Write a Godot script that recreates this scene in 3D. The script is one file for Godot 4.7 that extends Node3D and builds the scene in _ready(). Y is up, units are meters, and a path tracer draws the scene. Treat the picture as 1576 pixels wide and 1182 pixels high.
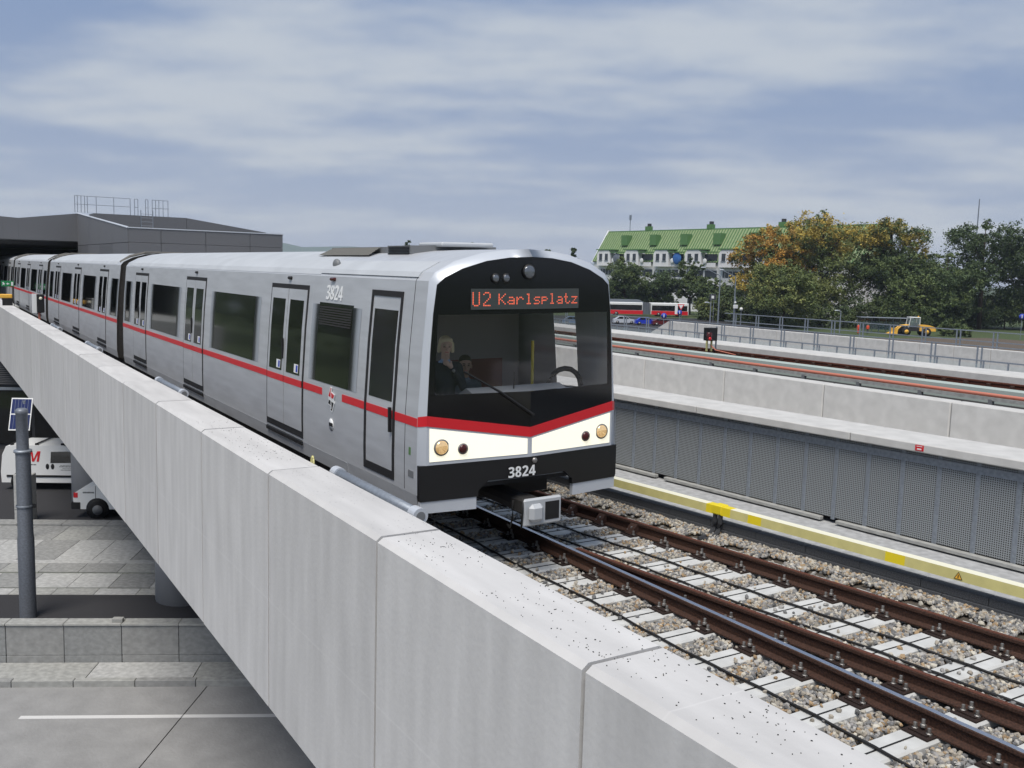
extends Node3D

var M := {}
var used := {}
var rng := RandomNumberGenerator.new()

# ---------------------------------------------------------------- helpers
func numbered(called: String) -> String:
	if not used.has(called):
		used[called] = 0
		return called
	used[called] += 1
	return "%s_%03d" % [called, used[called]]

func thing(called: String, label: String, category: String, at := Vector3.ZERO, group := "", turn := 0.0) -> Node3D:
	var o := Node3D.new()
	o.name = numbered(called)
	add_child(o)
	o.position = at
	o.rotation.y = turn
	tag(o, label, category, group)
	return o

func tag(o: Node, label: String, category: String, group := "") -> void:
	o.set_meta("label", label)
	o.set_meta("category", category)
	if group != "":
		o.set_meta("group", group)

func S(smooth := false) -> SurfaceTool:
	var st := SurfaceTool.new()
	st.begin(Mesh.PRIMITIVE_TRIANGLES)
	st.set_smooth_group(0 if smooth else -1)
	return st

func mesh_of(st: SurfaceTool, m: Material) -> ArrayMesh:
	st.generate_normals()
	var a := st.commit()
	if a.get_surface_count() > 0:
		a.surface_set_material(0, m)
	return a

func inst(mesh: Mesh, called: String, parent: Node) -> MeshInstance3D:
	var o := MeshInstance3D.new()
	o.mesh = mesh
	o.name = called
	parent.add_child(o, true)
	return o

func part(st: SurfaceTool, called: String, m: Material, parent: Node) -> MeshInstance3D:
	return inst(mesh_of(st, m), called, parent)

func solo(st: SurfaceTool, called: String, m: Material, label: String, category: String, group := "") -> MeshInstance3D:
	var o := inst(mesh_of(st, m), numbered(called), self)
	tag(o, label, category, group)
	return o

func structure(st: SurfaceTool, called: String, m: Material) -> MeshInstance3D:
	var o := inst(mesh_of(st, m), numbered(called), self)
	o.set_meta("kind", "structure")
	return o

func tri(st: SurfaceTool, a: Vector3, b: Vector3, c: Vector3) -> void:
	st.add_vertex(a); st.add_vertex(b); st.add_vertex(c)

func quad(st: SurfaceTool, a: Vector3, b: Vector3, c: Vector3, d: Vector3) -> void:
	tri(st, a, b, c); tri(st, a, c, d)

func uvquad(st: SurfaceTool, a: Vector3, b: Vector3, c: Vector3, d: Vector3, uw := 1.0, vh := 1.0) -> void:
	# a top-left, b top-right, c bottom-right, d bottom-left as seen
	var p := [a, b, c, a, c, d]
	var u := [Vector2(0, 0), Vector2(uw, 0), Vector2(uw, vh), Vector2(0, 0), Vector2(uw, vh), Vector2(0, vh)]
	for i in 6:
		st.set_uv(u[i]); st.add_vertex(p[i])

func bx(st: SurfaceTool, c: Vector3, s: Vector3, b := Basis.IDENTITY) -> void:
	var h := s * 0.5
	var p := []
	for i in 8:
		p.append(c + b * Vector3(h.x if i & 1 else -h.x, h.y if i & 2 else -h.y, h.z if i & 4 else -h.z))
	quad(st, p[4], p[6], p[7], p[5]); quad(st, p[1], p[3], p[2], p[0])
	quad(st, p[0], p[2], p[6], p[4]); quad(st, p[5], p[7], p[3], p[1])
	quad(st, p[2], p[3], p[7], p[6]); quad(st, p[4], p[5], p[1], p[0])

func box(st: SurfaceTool, x0: float, x1: float, y0: float, y1: float, z0: float, z1: float) -> void:
	bx(st, Vector3((x0 + x1) / 2, (y0 + y1) / 2, (z0 + z1) / 2), Vector3(absf(x1 - x0), absf(y1 - y0), absf(z1 - z0)))

# chamfered box
func bev(st: SurfaceTool, c: Vector3, s: Vector3, r: float, b := Basis.IDENTITY) -> void:
	var h := s * 0.5
	var f := func(sx: int, sy: int, sz: int, ax: int) -> Vector3:
		var v := Vector3(sx * (h.x - (0.0 if ax == 0 else r)), sy * (h.y - (0.0 if ax == 1 else r)), sz * (h.z - (0.0 if ax == 2 else r)))
		return c + b * v
	for s1 in [-1, 1]:
		var fl: bool = s1 > 0
		var q := [[f.call(s1, -1, -1, 0), f.call(s1, 1, -1, 0), f.call(s1, 1, 1, 0), f.call(s1, -1, 1, 0)],
			[f.call(-1, s1, -1, 1), f.call(-1, s1, 1, 1), f.call(1, s1, 1, 1), f.call(1, s1, -1, 1)],
			[f.call(-1, -1, s1, 2), f.call(1, -1, s1, 2), f.call(1, 1, s1, 2), f.call(-1, 1, s1, 2)]]
		for k in q:
			if fl: quad(st, k[3], k[2], k[1], k[0])
			else: quad(st, k[0], k[1], k[2], k[3])
	for s1 in [-1, 1]:
		for s2 in [-1, 1]:
			quad(st, f.call(s1, s2, -1, 0), f.call(s1, s2, 1, 0), f.call(s1, s2, 1, 1), f.call(s1, s2, -1, 1))
			quad(st, f.call(s1, -1, s2, 0), f.call(s1, 1, s2, 0), f.call(s1, 1, s2, 2), f.call(s1, -1, s2, 2))
			quad(st, f.call(-1, s1, s2, 1), f.call(1, s1, s2, 1), f.call(1, s1, s2, 2), f.call(-1, s1, s2, 2))
			for s3 in [-1, 1]:
				tri(st, f.call(s1, s2, s3, 0), f.call(s1, s2, s3, 1), f.call(s1, s2, s3, 2))

# tube along points; radius may be a number or an array
func tube(st: SurfaceTool, pts: Array, rad, n := 8) -> void:
	var rings := []
	for i in pts.size():
		var d: Vector3 = (pts[mini(i + 1, pts.size() - 1)] - pts[maxi(i - 1, 0)]).normalized()
		var up := Vector3.UP if absf(d.y) < 0.9 else Vector3.RIGHT
		var u := d.cross(up).normalized()
		var v := u.cross(d)
		var r: float = rad[i] if rad is Array else rad
		var ring := []
		for k in n:
			var a := TAU * k / n
			ring.append(pts[i] + (u * cos(a) + v * sin(a)) * r)
		rings.append(ring)
	for i in pts.size() - 1:
		for k in n:
			var j := (k + 1) % n
			quad(st, rings[i][k], rings[i][j], rings[i + 1][j], rings[i + 1][k])
	for k in range(1, n - 1):
		tri(st, rings[0][0], rings[0][k + 1], rings[0][k])
		var e: Array = rings[-1]
		tri(st, e[0], e[k], e[k + 1])

# polygon (x,y) extruded along local z from z0 to z1
func prism(st: SurfaceTool, poly: PackedVector2Array, z0: float, z1: float, t := Transform3D.IDENTITY) -> void:
	var idx := Geometry2D.triangulate_polygon(poly)
	for i in range(0, idx.size(), 3):
		var a := poly[idx[i]]; var b := poly[idx[i + 1]]; var c := poly[idx[i + 2]]
		tri(st, t * Vector3(a.x, a.y, z1), t * Vector3(c.x, c.y, z1), t * Vector3(b.x, b.y, z1))
		tri(st, t * Vector3(a.x, a.y, z0), t * Vector3(b.x, b.y, z0), t * Vector3(c.x, c.y, z0))
	for i in poly.size():
		var p := poly[i]; var q := poly[(i + 1) % poly.size()]
		quad(st, t * Vector3(p.x, p.y, z0), t * Vector3(p.x, p.y, z1), t * Vector3(q.x, q.y, z1), t * Vector3(q.x, q.y, z0))

func lathe(st: SurfaceTool, prof: Array, n: int, t := Transform3D.IDENTITY) -> void:
	for i in prof.size() - 1:
		for k in n:
			var a0 := TAU * k / n; var a1 := TAU * (k + 1) / n
			var p: Vector2 = prof[i]; var q: Vector2 = prof[i + 1]
			quad(st, t * Vector3(p.x * cos(a0), p.y, p.x * sin(a0)), t * Vector3(p.x * cos(a1), p.y, p.x * sin(a1)),
				t * Vector3(q.x * cos(a1), q.y, q.x * sin(a1)), t * Vector3(q.x * cos(a0), q.y, q.x * sin(a0)))

func ball(st: SurfaceTool, c: Vector3, r: Vector3, n := 10) -> void:
	var prof := []
	for i in n + 1:
		var a := -PI / 2 + PI * i / n
		prof.append(Vector2(cos(a), sin(a)))
	lathe(st, prof, n * 2, Transform3D(Basis.from_scale(r), c))

# ---------------------------------------------------------------- materials
func noise_tex(freq: float, contrast: float, seed_: int, w := 512, h := 512, stretch := 1, normal := 0.0, across := 1) -> ImageTexture:
	var nz := FastNoiseLite.new()
	nz.seed = seed_; nz.frequency = freq; nz.fractal_octaves = 5
	nz.noise_type = FastNoiseLite.TYPE_SIMPLEX_SMOOTH
	var img := nz.get_seamless_image(w / across, h / stretch)
	if normal <= 0.0:
		var by := img.get_data()
		for i in by.size():
			by[i] = int(255.0 * (1.0 - contrast * (1.0 - by[i] / 255.0)))
		img = Image.create_from_data(img.get_width(), img.get_height(), false, Image.FORMAT_L8, by)
	img.convert(Image.FORMAT_RGB8)
	if stretch > 1 or across > 1:
		img.resize(w, h, Image.INTERPOLATE_CUBIC)
	if normal > 0.0:
		img.bump_map_to_normal_map(normal)
	img.generate_mipmaps()
	return ImageTexture.create_from_image(img)

func mat(c: Color, rough := 0.8, metal := 0.0, tex: Texture2D = null, scale := 1.0, nrm: Texture2D = null, nscale := 0.4) -> StandardMaterial3D:
	var m := StandardMaterial3D.new()
	m.albedo_color = c
	m.roughness = rough
	m.metallic = metal
	if tex:
		m.albedo_texture = tex
		m.uv1_triplanar = true
		m.uv1_world_triplanar = true
		m.uv1_scale = Vector3(scale, scale, scale)
	if nrm:
		m.normal_enabled = true
		m.normal_texture = nrm
		m.normal_scale = nscale
	return m

func rgb(r: int, g: int, b: int) -> Color:
	return Color8(r, g, b)

func make_materials() -> void:
	var n1 := noise_tex(0.012, 0.10, 1)
	var n2 := noise_tex(0.03, 0.20, 2)
	var n3 := noise_tex(0.02, 0.09, 3, 512, 512, 6)
	var n4 := noise_tex(0.035, 0.09, 9, 512, 512, 1, 0.0, 8)
	var fine := noise_tex(0.12, 0.5, 4)
	var rust := noise_tex(0.05, 0.6, 5)
	var bump := noise_tex(0.09, 1.0, 6, 512, 512, 1, 3.0)
	M.concrete = mat(rgb(203, 202, 201), 0.9, 0, n3, 0.28, bump, 0.06)
	M.concrete2 = mat(rgb(198, 197, 196), 0.9, 0, n3, 0.3, bump, 0.06)
	M.white_conc = mat(rgb(200, 199, 196), 0.88, 0, n1, 0.4, bump, 0.05)
	M.dark_conc = mat(rgb(150, 152, 152), 0.9, 0, n2, 0.5, bump, 0.2)
	M.slab = mat(rgb(172, 173, 170), 0.9, 0, n2, 0.35, bump, 0.2)
	M.slab2 = mat(rgb(156, 157, 156), 0.9, 0, n2, 0.35, bump, 0.2)
	M.slab3 = mat(rgb(188, 189, 188), 0.9, 0, n2, 0.35, bump, 0.2)
	M.road = mat(rgb(150, 150, 150), 0.9, 0, n1, 0.2, bump, 0.2)
	M.asphalt = mat(rgb(66, 66, 70), 0.92, 0, fine, 0.7, bump, 0.3)
	M.paint = mat(rgb(205, 205, 205), 0.7)
	M.grass = mat(rgb(88, 106, 58), 0.95, 0, fine, 0.1)
	M.earth = mat(rgb(122, 108, 92), 0.95, 0, fine, 0.2)
	M.sleeper = mat(rgb(202, 203, 201), 0.88, 0, n1, 0.6, bump, 0.06)
	M.rail = mat(rgb(94, 64, 51), 0.8, 0.2, rust, 1.5, bump, 0.3)
	M.rail_rust = mat(rgb(128, 72, 50), 0.8, 0.1, rust, 2.0, bump, 0.3)
	M.rail_top = mat(rgb(205, 203, 205), 0.22, 0.95)
	M.steel = mat(rgb(150, 148, 145), 0.4, 0.7)
	M.plate = mat(rgb(64, 46, 40), 0.8, 0.2, rust, 2.0)
	M.galv = mat(rgb(158, 166, 176), 0.5, 0.5, n2, 1.0)
	M.black = mat(rgb(18, 18, 19), 0.6)
	M.rubber = mat(rgb(24, 24, 26), 0.8)
	M.cable = mat(rgb(20, 19, 19), 0.6)
	M.silver = mat(rgb(198, 201, 205), 0.42, 0.25, n4, 0.3)
	M.frame_silver = mat(rgb(196, 201, 208), 0.4, 0.25)
	M.roof_white = mat(rgb(192, 196, 200), 0.55, 0.1, n1, 0.15)
	M.red = mat(rgb(205, 30, 40), 0.4)
	M.mask = mat(rgb(16, 17, 20), 0.12)
	M.bumper = mat(rgb(20, 20, 22), 0.35)
	M.dark_glass = mat(rgb(20, 22, 22), 0.06)
	M.dark_glass.metallic_specular = 0.7
	M.glass = StandardMaterial3D.new()
	M.glass.albedo_color = Color(0.2, 0.21, 0.23, 0.07)
	M.glass.transparency = BaseMaterial3D.TRANSPARENCY_ALPHA
	M.glass.roughness = 0.05
	M.clear = StandardMaterial3D.new()
	M.clear.albedo_color = Color(0.7, 0.78, 0.8, 0.22)
	M.clear.transparency = BaseMaterial3D.TRANSPARENCY_ALPHA
	M.clear.roughness = 0.05
	M.white = mat(rgb(226, 228, 228), 0.5)
	M.panel_lit = mat(rgb(235, 234, 226), 0.5)
	M.panel_lit.emission_enabled = true
	M.panel_lit.emission = Color(1.0, 0.96, 0.82)
	M.panel_lit.emission_energy_multiplier = 0.26
	M.lamp_lit = mat(rgb(226, 200, 160), 0.12, 0.75)
	M.lamp_lit.emission_enabled = true
	M.lamp_lit.emission = Color(1.0, 0.8, 0.5)
	M.lamp_lit.emission_energy_multiplier = 0.16
	M.lamp_off = mat(rgb(120, 124, 130), 0.1, 0.6)
	M.red_dark = mat(rgb(70, 24, 22), 0.2)
	M.grey_equip = mat(rgb(120, 122, 124), 0.6, 0.2)
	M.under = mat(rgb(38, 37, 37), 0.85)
	M.gangway = mat(rgb(58, 54, 50), 0.85, 0, rust, 1.0)
	M.mesh_brown = mat(rgb(98, 96, 92), 0.7, 0.2)
	M.cab_wall = mat(rgb(146, 140, 138), 0.8)
	M.cab_maroon = mat(rgb(118, 74, 70), 0.8)
	M.dash = mat(rgb(120, 126, 134), 0.6)
	M.yellow = mat(rgb(226, 205, 40), 0.5)
	M.cream = mat(rgb(214, 206, 140), 0.55, 0, n1, 0.5)
	M.cream_top = mat(rgb(228, 226, 205), 0.55)
	M.orange_rail = mat(rgb(186, 112, 92), 0.6)
	M.kerb_dark = mat(rgb(108, 111, 116), 0.85, 0, fine, 1.0, bump, 0.3)
	M.walk = mat(rgb(182, 184, 186), 0.9, 0, n2, 0.4, bump, 0.06)
	M.grey_green = mat(rgb(165, 176, 170), 0.8)
	M.clad = mat(rgb(140, 142, 147), 0.7, 0.1, fine, 0.6)
	M.clad_dark = mat(rgb(128, 130, 135), 0.7, 0.1, fine, 0.6)
	M.dark_wall = mat(rgb(52, 54, 58), 0.8)
	M.lamp_post = mat(rgb(134, 140, 150), 0.5, 0.4, n2, 1.0)
	M.solar = mat(rgb(42, 50, 92), 0.15)
	M.roof_green = mat(rgb(158, 174, 130), 0.6, 0.1, n2, 0.06)
	M.roof_green2 = mat(rgb(86, 124, 74), 0.65)
	M.plaster = mat(rgb(236, 236, 238), 0.9, 0, n1, 0.05)
	M.window = mat(rgb(52, 58, 64), 0.1)
	M.blue = mat(rgb(42, 66, 170), 0.5)
	M.awning = mat(rgb(52, 104, 172), 0.7)
	M.bark = mat(rgb(66, 54, 44), 0.95)
	M.hill = mat(rgb(92, 108, 92), 1.0)
	M.hi_vis = mat(rgb(236, 84, 56), 0.8)
	M.loader = mat(rgb(232, 178, 66), 0.5)
	M.tyre = mat(rgb(28, 28, 29), 0.9)
	M.vertex = mat(Color.WHITE, 0.85)
	M.vertex.vertex_color_use_as_albedo = true
	M.leaf = mat(Color.WHITE, 0.8)
	M.leaf.vertex_color_use_as_albedo = true
	M.leaf.backlight_enabled = true
	M.leaf.backlight = Color(0.20, 0.22, 0.06)
	M.stone = mat(Color.WHITE, 0.9)
	M.stone.vertex_color_use_as_albedo = true
	M.bed = mat(rgb(110, 102, 92), 0.95, 0, fine, 3.0)
	# perforated sheet: one hole per tile
	var im := Image.create(32, 32, true, Image.FORMAT_RGB8)
	im.fill(rgb(150, 155, 158))
	im.fill_rect(Rect2i(7, 7, 18, 18), rgb(22, 23, 25))
	im.generate_mipmaps()
	M.perforated = mat(Color.WHITE, 0.6, 0.2)
	M.perforated.albedo_texture = ImageTexture.create_from_image(im)
	# louvre / mesh for the roof units
	var im2 := Image.create(32, 32, true, Image.FORMAT_RGB8)
	im2.fill(rgb(126, 124, 116))
	for k in 32:
		for w in 14:
			im2.set_pixel((k + w) % 32, k, rgb(58, 55, 50))
	im2.generate_mipmaps()
	M.roof_mesh = mat(Color.WHITE, 0.7, 0.2)
	M.roof_mesh.albedo_texture = ImageTexture.create_from_image(im2)

func led_texture() -> ImageTexture:
	# destination board: two-line-high route number, then the destination, as a dot matrix
	var glyph := {
		"U": ["10001", "10001", "10001", "10001", "10001", "10001", "10001", "10001", "01110"],
		"2": ["01110", "10001", "00001", "00001", "00010", "00100", "01000", "10000", "11111"],
		"K": ["10001", "10010", "10100", "11000", "10100", "10010", "10001"],
		"a": ["00000", "00000", "01110", "00001", "01111", "10001", "01111"],
		"r": ["00000", "00000", "10110", "11001", "10000", "10000", "10000"],
		"l": ["01100", "00100", "00100", "00100", "00100", "00100", "01110"],
		"s": ["00000", "00000", "01111", "10000", "01110", "00001", "11110"],
		"p": ["00000", "00000", "11110", "10001", "11110", "10000", "10000"],
		"t": ["01000", "01000", "11100", "01000", "01000", "01001", "00110"],
		"z": ["00000", "00000", "11111", "00010", "00100", "01000", "11111"]}
	var cols := 78; var rows := 13; var px := 8
	var img := Image.create(cols * px, rows * px, true, Image.FORMAT_RGB8)
	img.fill(rgb(40, 44, 44))
	for y in rows:
		for x in cols:
			img.fill_rect(Rect2i(x * px + 2, y * px + 2, 4, 4), rgb(48, 50, 50))
	var put := func(ch: String, cx: int, cy: int, sx: int):
		var g: Array = glyph[ch]
		for r in g.size():
			for c in 5:
				if g[r][c] == "1":
					for k in sx:
						img.fill_rect(Rect2i((cx + c * sx + k) * px + 1, (cy + r) * px + 1, 6, 6), rgb(228, 98, 68))
	put.call("U", 1, 2, 1); put.call("2", 8, 2, 1)
	var x := 18
	for ch in "Karlsplatz":
		put.call(ch, x, 3, 1)
		x += 6
	img.generate_mipmaps()
	return ImageTexture.create_from_image(img)

# ---------------------------------------------------------------- world layout helpers
func far_x(z: float) -> float: return 8.42 + 0.1115 * (z + 11.83)      # right rail of the branching track
func frog_x(z: float) -> float: return 7.13 + 0.1115 * (z + 9.02)     # left rail of the branching track
func kerb_x(z: float) -> float: return 9.80 + 0.1115 * (z + 6.9)
func bar_x(z: float) -> float: return 11.15 + 0.10 * (z + 7.4)        # noise barrier face
const SA := Vector3(0.886, 0, 0.463)                                  # street direction
const SB := Vector3(0.463, 0, -0.886)                                 # away across the street
const G := -5.7
func street(a: float, b: float, y := G) -> Vector3: return SA * a + SB * b + Vector3(0, y, 0)
func street_basis() -> Basis: return Basis(SA, Vector3.UP, -SB)

# ================================================================ ready
func _ready() -> void:
	rng.seed = 77
	var cam := Camera3D.new()
	cam.transform = Transform3D(Basis(Vector3(0.84940, 0.02748, 0.52703), Vector3(0.03843, 0.99277, -0.11372), Vector3(-0.52634, 0.11685, 0.84221)).orthonormalized(), Vector3(0, 3.5, 0))
	cam.fov = 44.1
	cam.near = 0.05
	cam.far = 9000
	add_child(cam)
	cam.current = true
	var env := Environment.new()
	env.background_mode = Environment.BG_SKY
	var sky := Sky.new()
	sky.sky_material = make_sky()
	env.sky = sky
	env.tonemap_mode = Environment.TONE_MAPPER_LINEAR
	env.tonemap_exposure = 2.42
	env.sdfgi_enabled = true
	env.ssao_enabled = true
	env.ssil_enabled = true
	env.fog_enabled = true
	env.fog_density = 0.00015
	env.fog_light_color = Color(0.72, 0.76, 0.84)
	var we := WorldEnvironment.new()
	we.environment = env
	add_child(we)
	var sun := DirectionalLight3D.new()
	sun.light_color = Color(1.0, 0.97, 0.925)
	sun.light_energy = 0.5
	sun.light_angular_distance = 30
	sun.shadow_enabled = true
	sun.look_at_from_position(Vector3(-0.40, 1.0, 0.36), Vector3.ZERO, Vector3.FORWARD)
	add_child(sun)
	make_materials()
	build_ground()
	build_viaduct()
	build_parapet()
	build_track()
	build_ballast()
	build_barrier()
	build_second_track()
	build_train()
	build_people_in_cab()
	build_station()
	build_street()
	build_railings()
	build_far_road()
	build_houses()
	build_trees()

func make_sky() -> PanoramaSkyMaterial:
	var w := 2048; var h := 1024
	var n1 := FastNoiseLite.new(); n1.seed = 11; n1.frequency = 0.5; n1.fractal_octaves = 6; n1.fractal_gain = 0.58
	var n2 := FastNoiseLite.new(); n2.seed = 23; n2.frequency = 2.2; n2.fractal_octaves = 6; n2.fractal_gain = 0.6
	var img := Image.create(w, h, false, Image.FORMAT_RGBF)
	for y in h:
		var el := PI * (0.5 - (y + 0.5) / h)
		for x in w:
			var az := TAU * (x + 0.5) / w
			var c: Color
			if el <= 0.0:
				c = Color(0.36, 0.38, 0.42)
			else:
				var d := Vector3(sin(az) * cos(el), sin(el), -cos(az) * cos(el))
				var k := 1.0 / (d.y + 0.10)
				# cloud sheet seen in perspective, streaks drawn out along one direction
				var px := (d.x * 0.8 + d.z * 0.6) * k
				var pz := (-d.x * 0.6 + d.z * 0.8) * k
				var a := n1.get_noise_2d(px * 0.55, pz * 1.0) + 0.4 * n2.get_noise_2d(px * 0.5 + 9.0, pz * 0.9)
				var s := smoothstep(-0.34, 0.56, a)
				var dark := Color(0.195, 0.305, 0.53)
				var lite := Color(0.55, 0.61, 0.69)
				c = dark.lerp(lite, s)
				var hz := exp(-el * 6.5)
				c = c.lerp(Color(0.60, 0.64, 0.69), hz * 0.85)
			img.set_pixel(x, y, c)
	var m := PanoramaSkyMaterial.new()
	m.panorama = ImageTexture.create_from_image(img)
	m.energy_multiplier = 0.39
	return m

# ---------------------------------------------------------------- setting
func build_ground() -> void:
	var st := S()
	quad(st, Vector3(-4000, G - 0.02, -6000), Vector3(5000, G - 0.02, -6000), Vector3(5000, G - 0.02, 3000), Vector3(-4000, G - 0.02, 3000))
	structure(st, "ground", M.grass)
	# far road with the bus stop, beyond the embankment
	st = S()
	quad(st, Vector3(88, G - 0.01, -190), Vector3(150, G - 0.01, -160), Vector3(132, G - 0.01, -100), Vector3(88, G - 0.01, -100))
	structure(st, "road", M.asphalt)
	st = S()
	quad(st, Vector3(118, G - 0.005, -104), Vector3(160, G - 0.005, -98), Vector3(160, G - 0.005, -50), Vector3(118, G - 0.005, -50))
	structure(st, "bare_earth", M.earth)
	# distant hills
	st = S(true)
	var nz := FastNoiseLite.new(); nz.seed = 5; nz.frequency = 0.9
	for i in 60:
		var u0 := i / 60.0; var u1 := (i + 1) / 60.0
		var f := func(u: float) -> Vector3:
			var hh := 46.0 + 40.0 * nz.get_noise_1d(u * 9.0) + 45.0 * exp(-pow((u - 0.52) * 9.0, 2.0))
			return Vector3(-900 + u * 4200, maxf(hh, 12.0), -3400)
		var a: Vector3 = f.call(u0); var b: Vector3 = f.call(u1)
		quad(st, a, b, Vector3(b.x, -8, -3100), Vector3(a.x, -8, -3100))
		quad(st, Vector3(a.x, -8, -3700), Vector3(b.x, -8, -3700), b, a)
	structure(st, "hills", M.hill)

func build_viaduct() -> void:
	var st := S()
	box(st, 3.45, 12.2, -1.12, -0.36, 8, -130)
	structure(st, "viaduct_deck", M.concrete2)
	st = S()
	box(st, 12.2, 24.3, -1.12, 0.55, 8, -50.5)
	structure(st, "viaduct_deck", M.concrete2)
	# embankment that carries the service road
	st = S()
	box(st, 24.4, 47.6, G, -0.9, 30, -110)
	structure(st, "embankment", M.road)
	for p in [[Vector3(5.95, G, -26.3), 0.8], [Vector3(5.45, G, -39.2), 0.8], [Vector3(9.5, G, -31), 0.85]]:
		var t := thing("concrete_column", ["round concrete column under the viaduct behind the low retaining wall", "round concrete column under the viaduct beside the two white vans", "round concrete column deep under the viaduct"][used.get("concrete_column", -1) + 1], "column", p[0])
		var s2 := S(true)
		lathe(s2, [Vector2(0.0, 0), Vector2(p[1], 0), Vector2(p[1], 4.3), Vector2(p[1] + 0.12, 4.58), Vector2(0, 4.58)], 28)
		part(s2, "shaft", M.concrete, t)

func build_parapet() -> void:
	var t := thing("parapet_wall", "long smooth concrete parapet of large panels along the viaduct edge", "wall", Vector3(3.0, -1.2, 0))
	var st := S()
	var poly := PackedVector2Array([Vector2(0, 0), Vector2(0.56, 0), Vector2(0.58, 2.56), Vector2(0.55, 2.58), Vector2(0.045, 2.58), Vector2(0.0, 2.545)])
	var xf := Transform3D(Basis.IDENTITY, Vector3.ZERO)
	prism(st, poly, -1.372, 1.372, xf)
	var me := mesh_of(st, M.concrete)
	var st2 := S()
	prism(st2, poly, -1.372, 1.372, xf)
	var me2 := mesh_of(st2, M.concrete2)
	var z := -5.37 + 2.78 * 3
	for i in 22:
		var o := inst(me if (i * 7) % 5 < 3 else me2, "panel", t)
		o.position = Vector3(rng.randf_range(-0.004, 0.004), rng.randf_range(-0.004, 0.004), z)
		z -= 2.78
	# joint filler strip a little behind the panel faces
	st = S()
	box(st, 0.09, 0.50, 0.02, 2.50, 4.3, -56.5)
	part(st, "joint_filler", M.dark_conc, t)
	# leaf and twig litter lying on the top
	st = S()
	for i in 760:
		var lz := -2.0 - 11.0 * pow(rng.randf(), 1.3)
		if sin(lz * 2.7) + sin(lz * 6.1 + 1.0) + rng.randf() * 2.0 < 0.2: continue
		var lx := rng.randf_range(0.08, 0.54)
		var len := rng.randf_range(0.0015, 0.010) * (2.6 if rng.randf() < 0.08 else 1.0)
		bx(st, Vector3(3.0 + lx, 1.383, lz), Vector3(len, 0.003, rng.randf_range(0.002, 0.006)), Basis(Vector3.UP, rng.randf() * TAU))
	var lit := inst(mesh_of(st, M.black), "leaf_litter", self)
	lit.set_meta("kind", "stuff")
	tag(lit, "dark specks of leaf and twig litter scattered on the parapet top", "litter")
	# tubular lamps hung inside the parapet top
	var labels := ["clear tubular lamp on the parapet beside the train's cab door", "clear tubular lamp on the parapet beside the first car's middle door", "clear tubular lamp on the parapet beside the first gangway", "clear tubular lamp on the parapet near the station platform"]
	var zs := [-8.5, -17.5, -26.4, -34.3]
	for i in 4:
		var l := thing("tube_lamp", labels[i], "lamp", Vector3(3.74, 1.30, zs[i]), "tubular lamps along the parapet")
		var s1 := S(true); tube(s1, [Vector3(0, 0, -0.93), Vector3(0, 0, 0.93)], 0.06, 16); part(s1, "tube", M.galv, l)
		for e in [-1, 1]:
			s1 = S(); tube(s1, [Vector3(0, 0, e * 0.9), Vector3(0, 0, e * 1.03)], 0.075, 20); part(s1, "end_cap", M.frame_silver, l)
			s1 = S(); tube(s1, [Vector3(0, 0, e * 1.031), Vector3(0, 0, e * 1.036)], 0.045, 12); part(s1, "end_disc", M.grey_equip, l)
			s1 = S(); bx(s1, Vector3(-0.10, -0.09, e * 0.75), Vector3(0.12, 0.03, 0.05)); bx(s1, Vector3(-0.0, -0.075, e * 0.75), Vector3(0.03, 0.06, 0.05)); part(s1, "bracket", M.black, l)
	var sl := S(true)
	var pts := []
	for k in 13:
		var a := PI * k / 12.0
		pts.append(Vector3(3.56, 1.36 + 0.09 * sin(a), -9.75 + 0.035 * cos(a)))
	tube(sl, pts, 0.012, 6)
	solo(sl, "rope_loop", M.cream, "small pale rope loop sticking up behind the parapet edge", "rope")

# rail: profile extruded along a line, head surface as a second mesh
func rail_mesh(parent: Node, a: Vector3, b: Vector3, body: Material, top: Material) -> void:
	var prof := PackedVector2Array([Vector2(-0.07, -0.17), Vector2(0.07, -0.17), Vector2(0.07, -0.155), Vector2(0.012, -0.13), Vector2(0.012, -0.045), Vector2(0.036, -0.035), Vector2(0.036, -0.006), Vector2(0.030, 0), Vector2(-0.030, 0), Vector2(-0.036, -0.006), Vector2(-0.036, -0.035), Vector2(-0.012, -0.045), Vector2(-0.012, -0.13), Vector2(-0.07, -0.155)])
	var d := (b - a)
	var t := Transform3D(Basis.looking_at(d.normalized(), Vector3.UP), a)
	var st := S()
	prism(st, prof, -d.length(), 0, t)
	var r := part(st, "rail", body, parent)
	st = S()
	prism(st, PackedVector2Array([Vector2(-0.027, 0.001), Vector2(0.027, 0.001), Vector2(0.027, 0.004), Vector2(-0.027, 0.004)]), -d.length(), 0, t)
	part(st, "running_surface", top, r)

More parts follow.
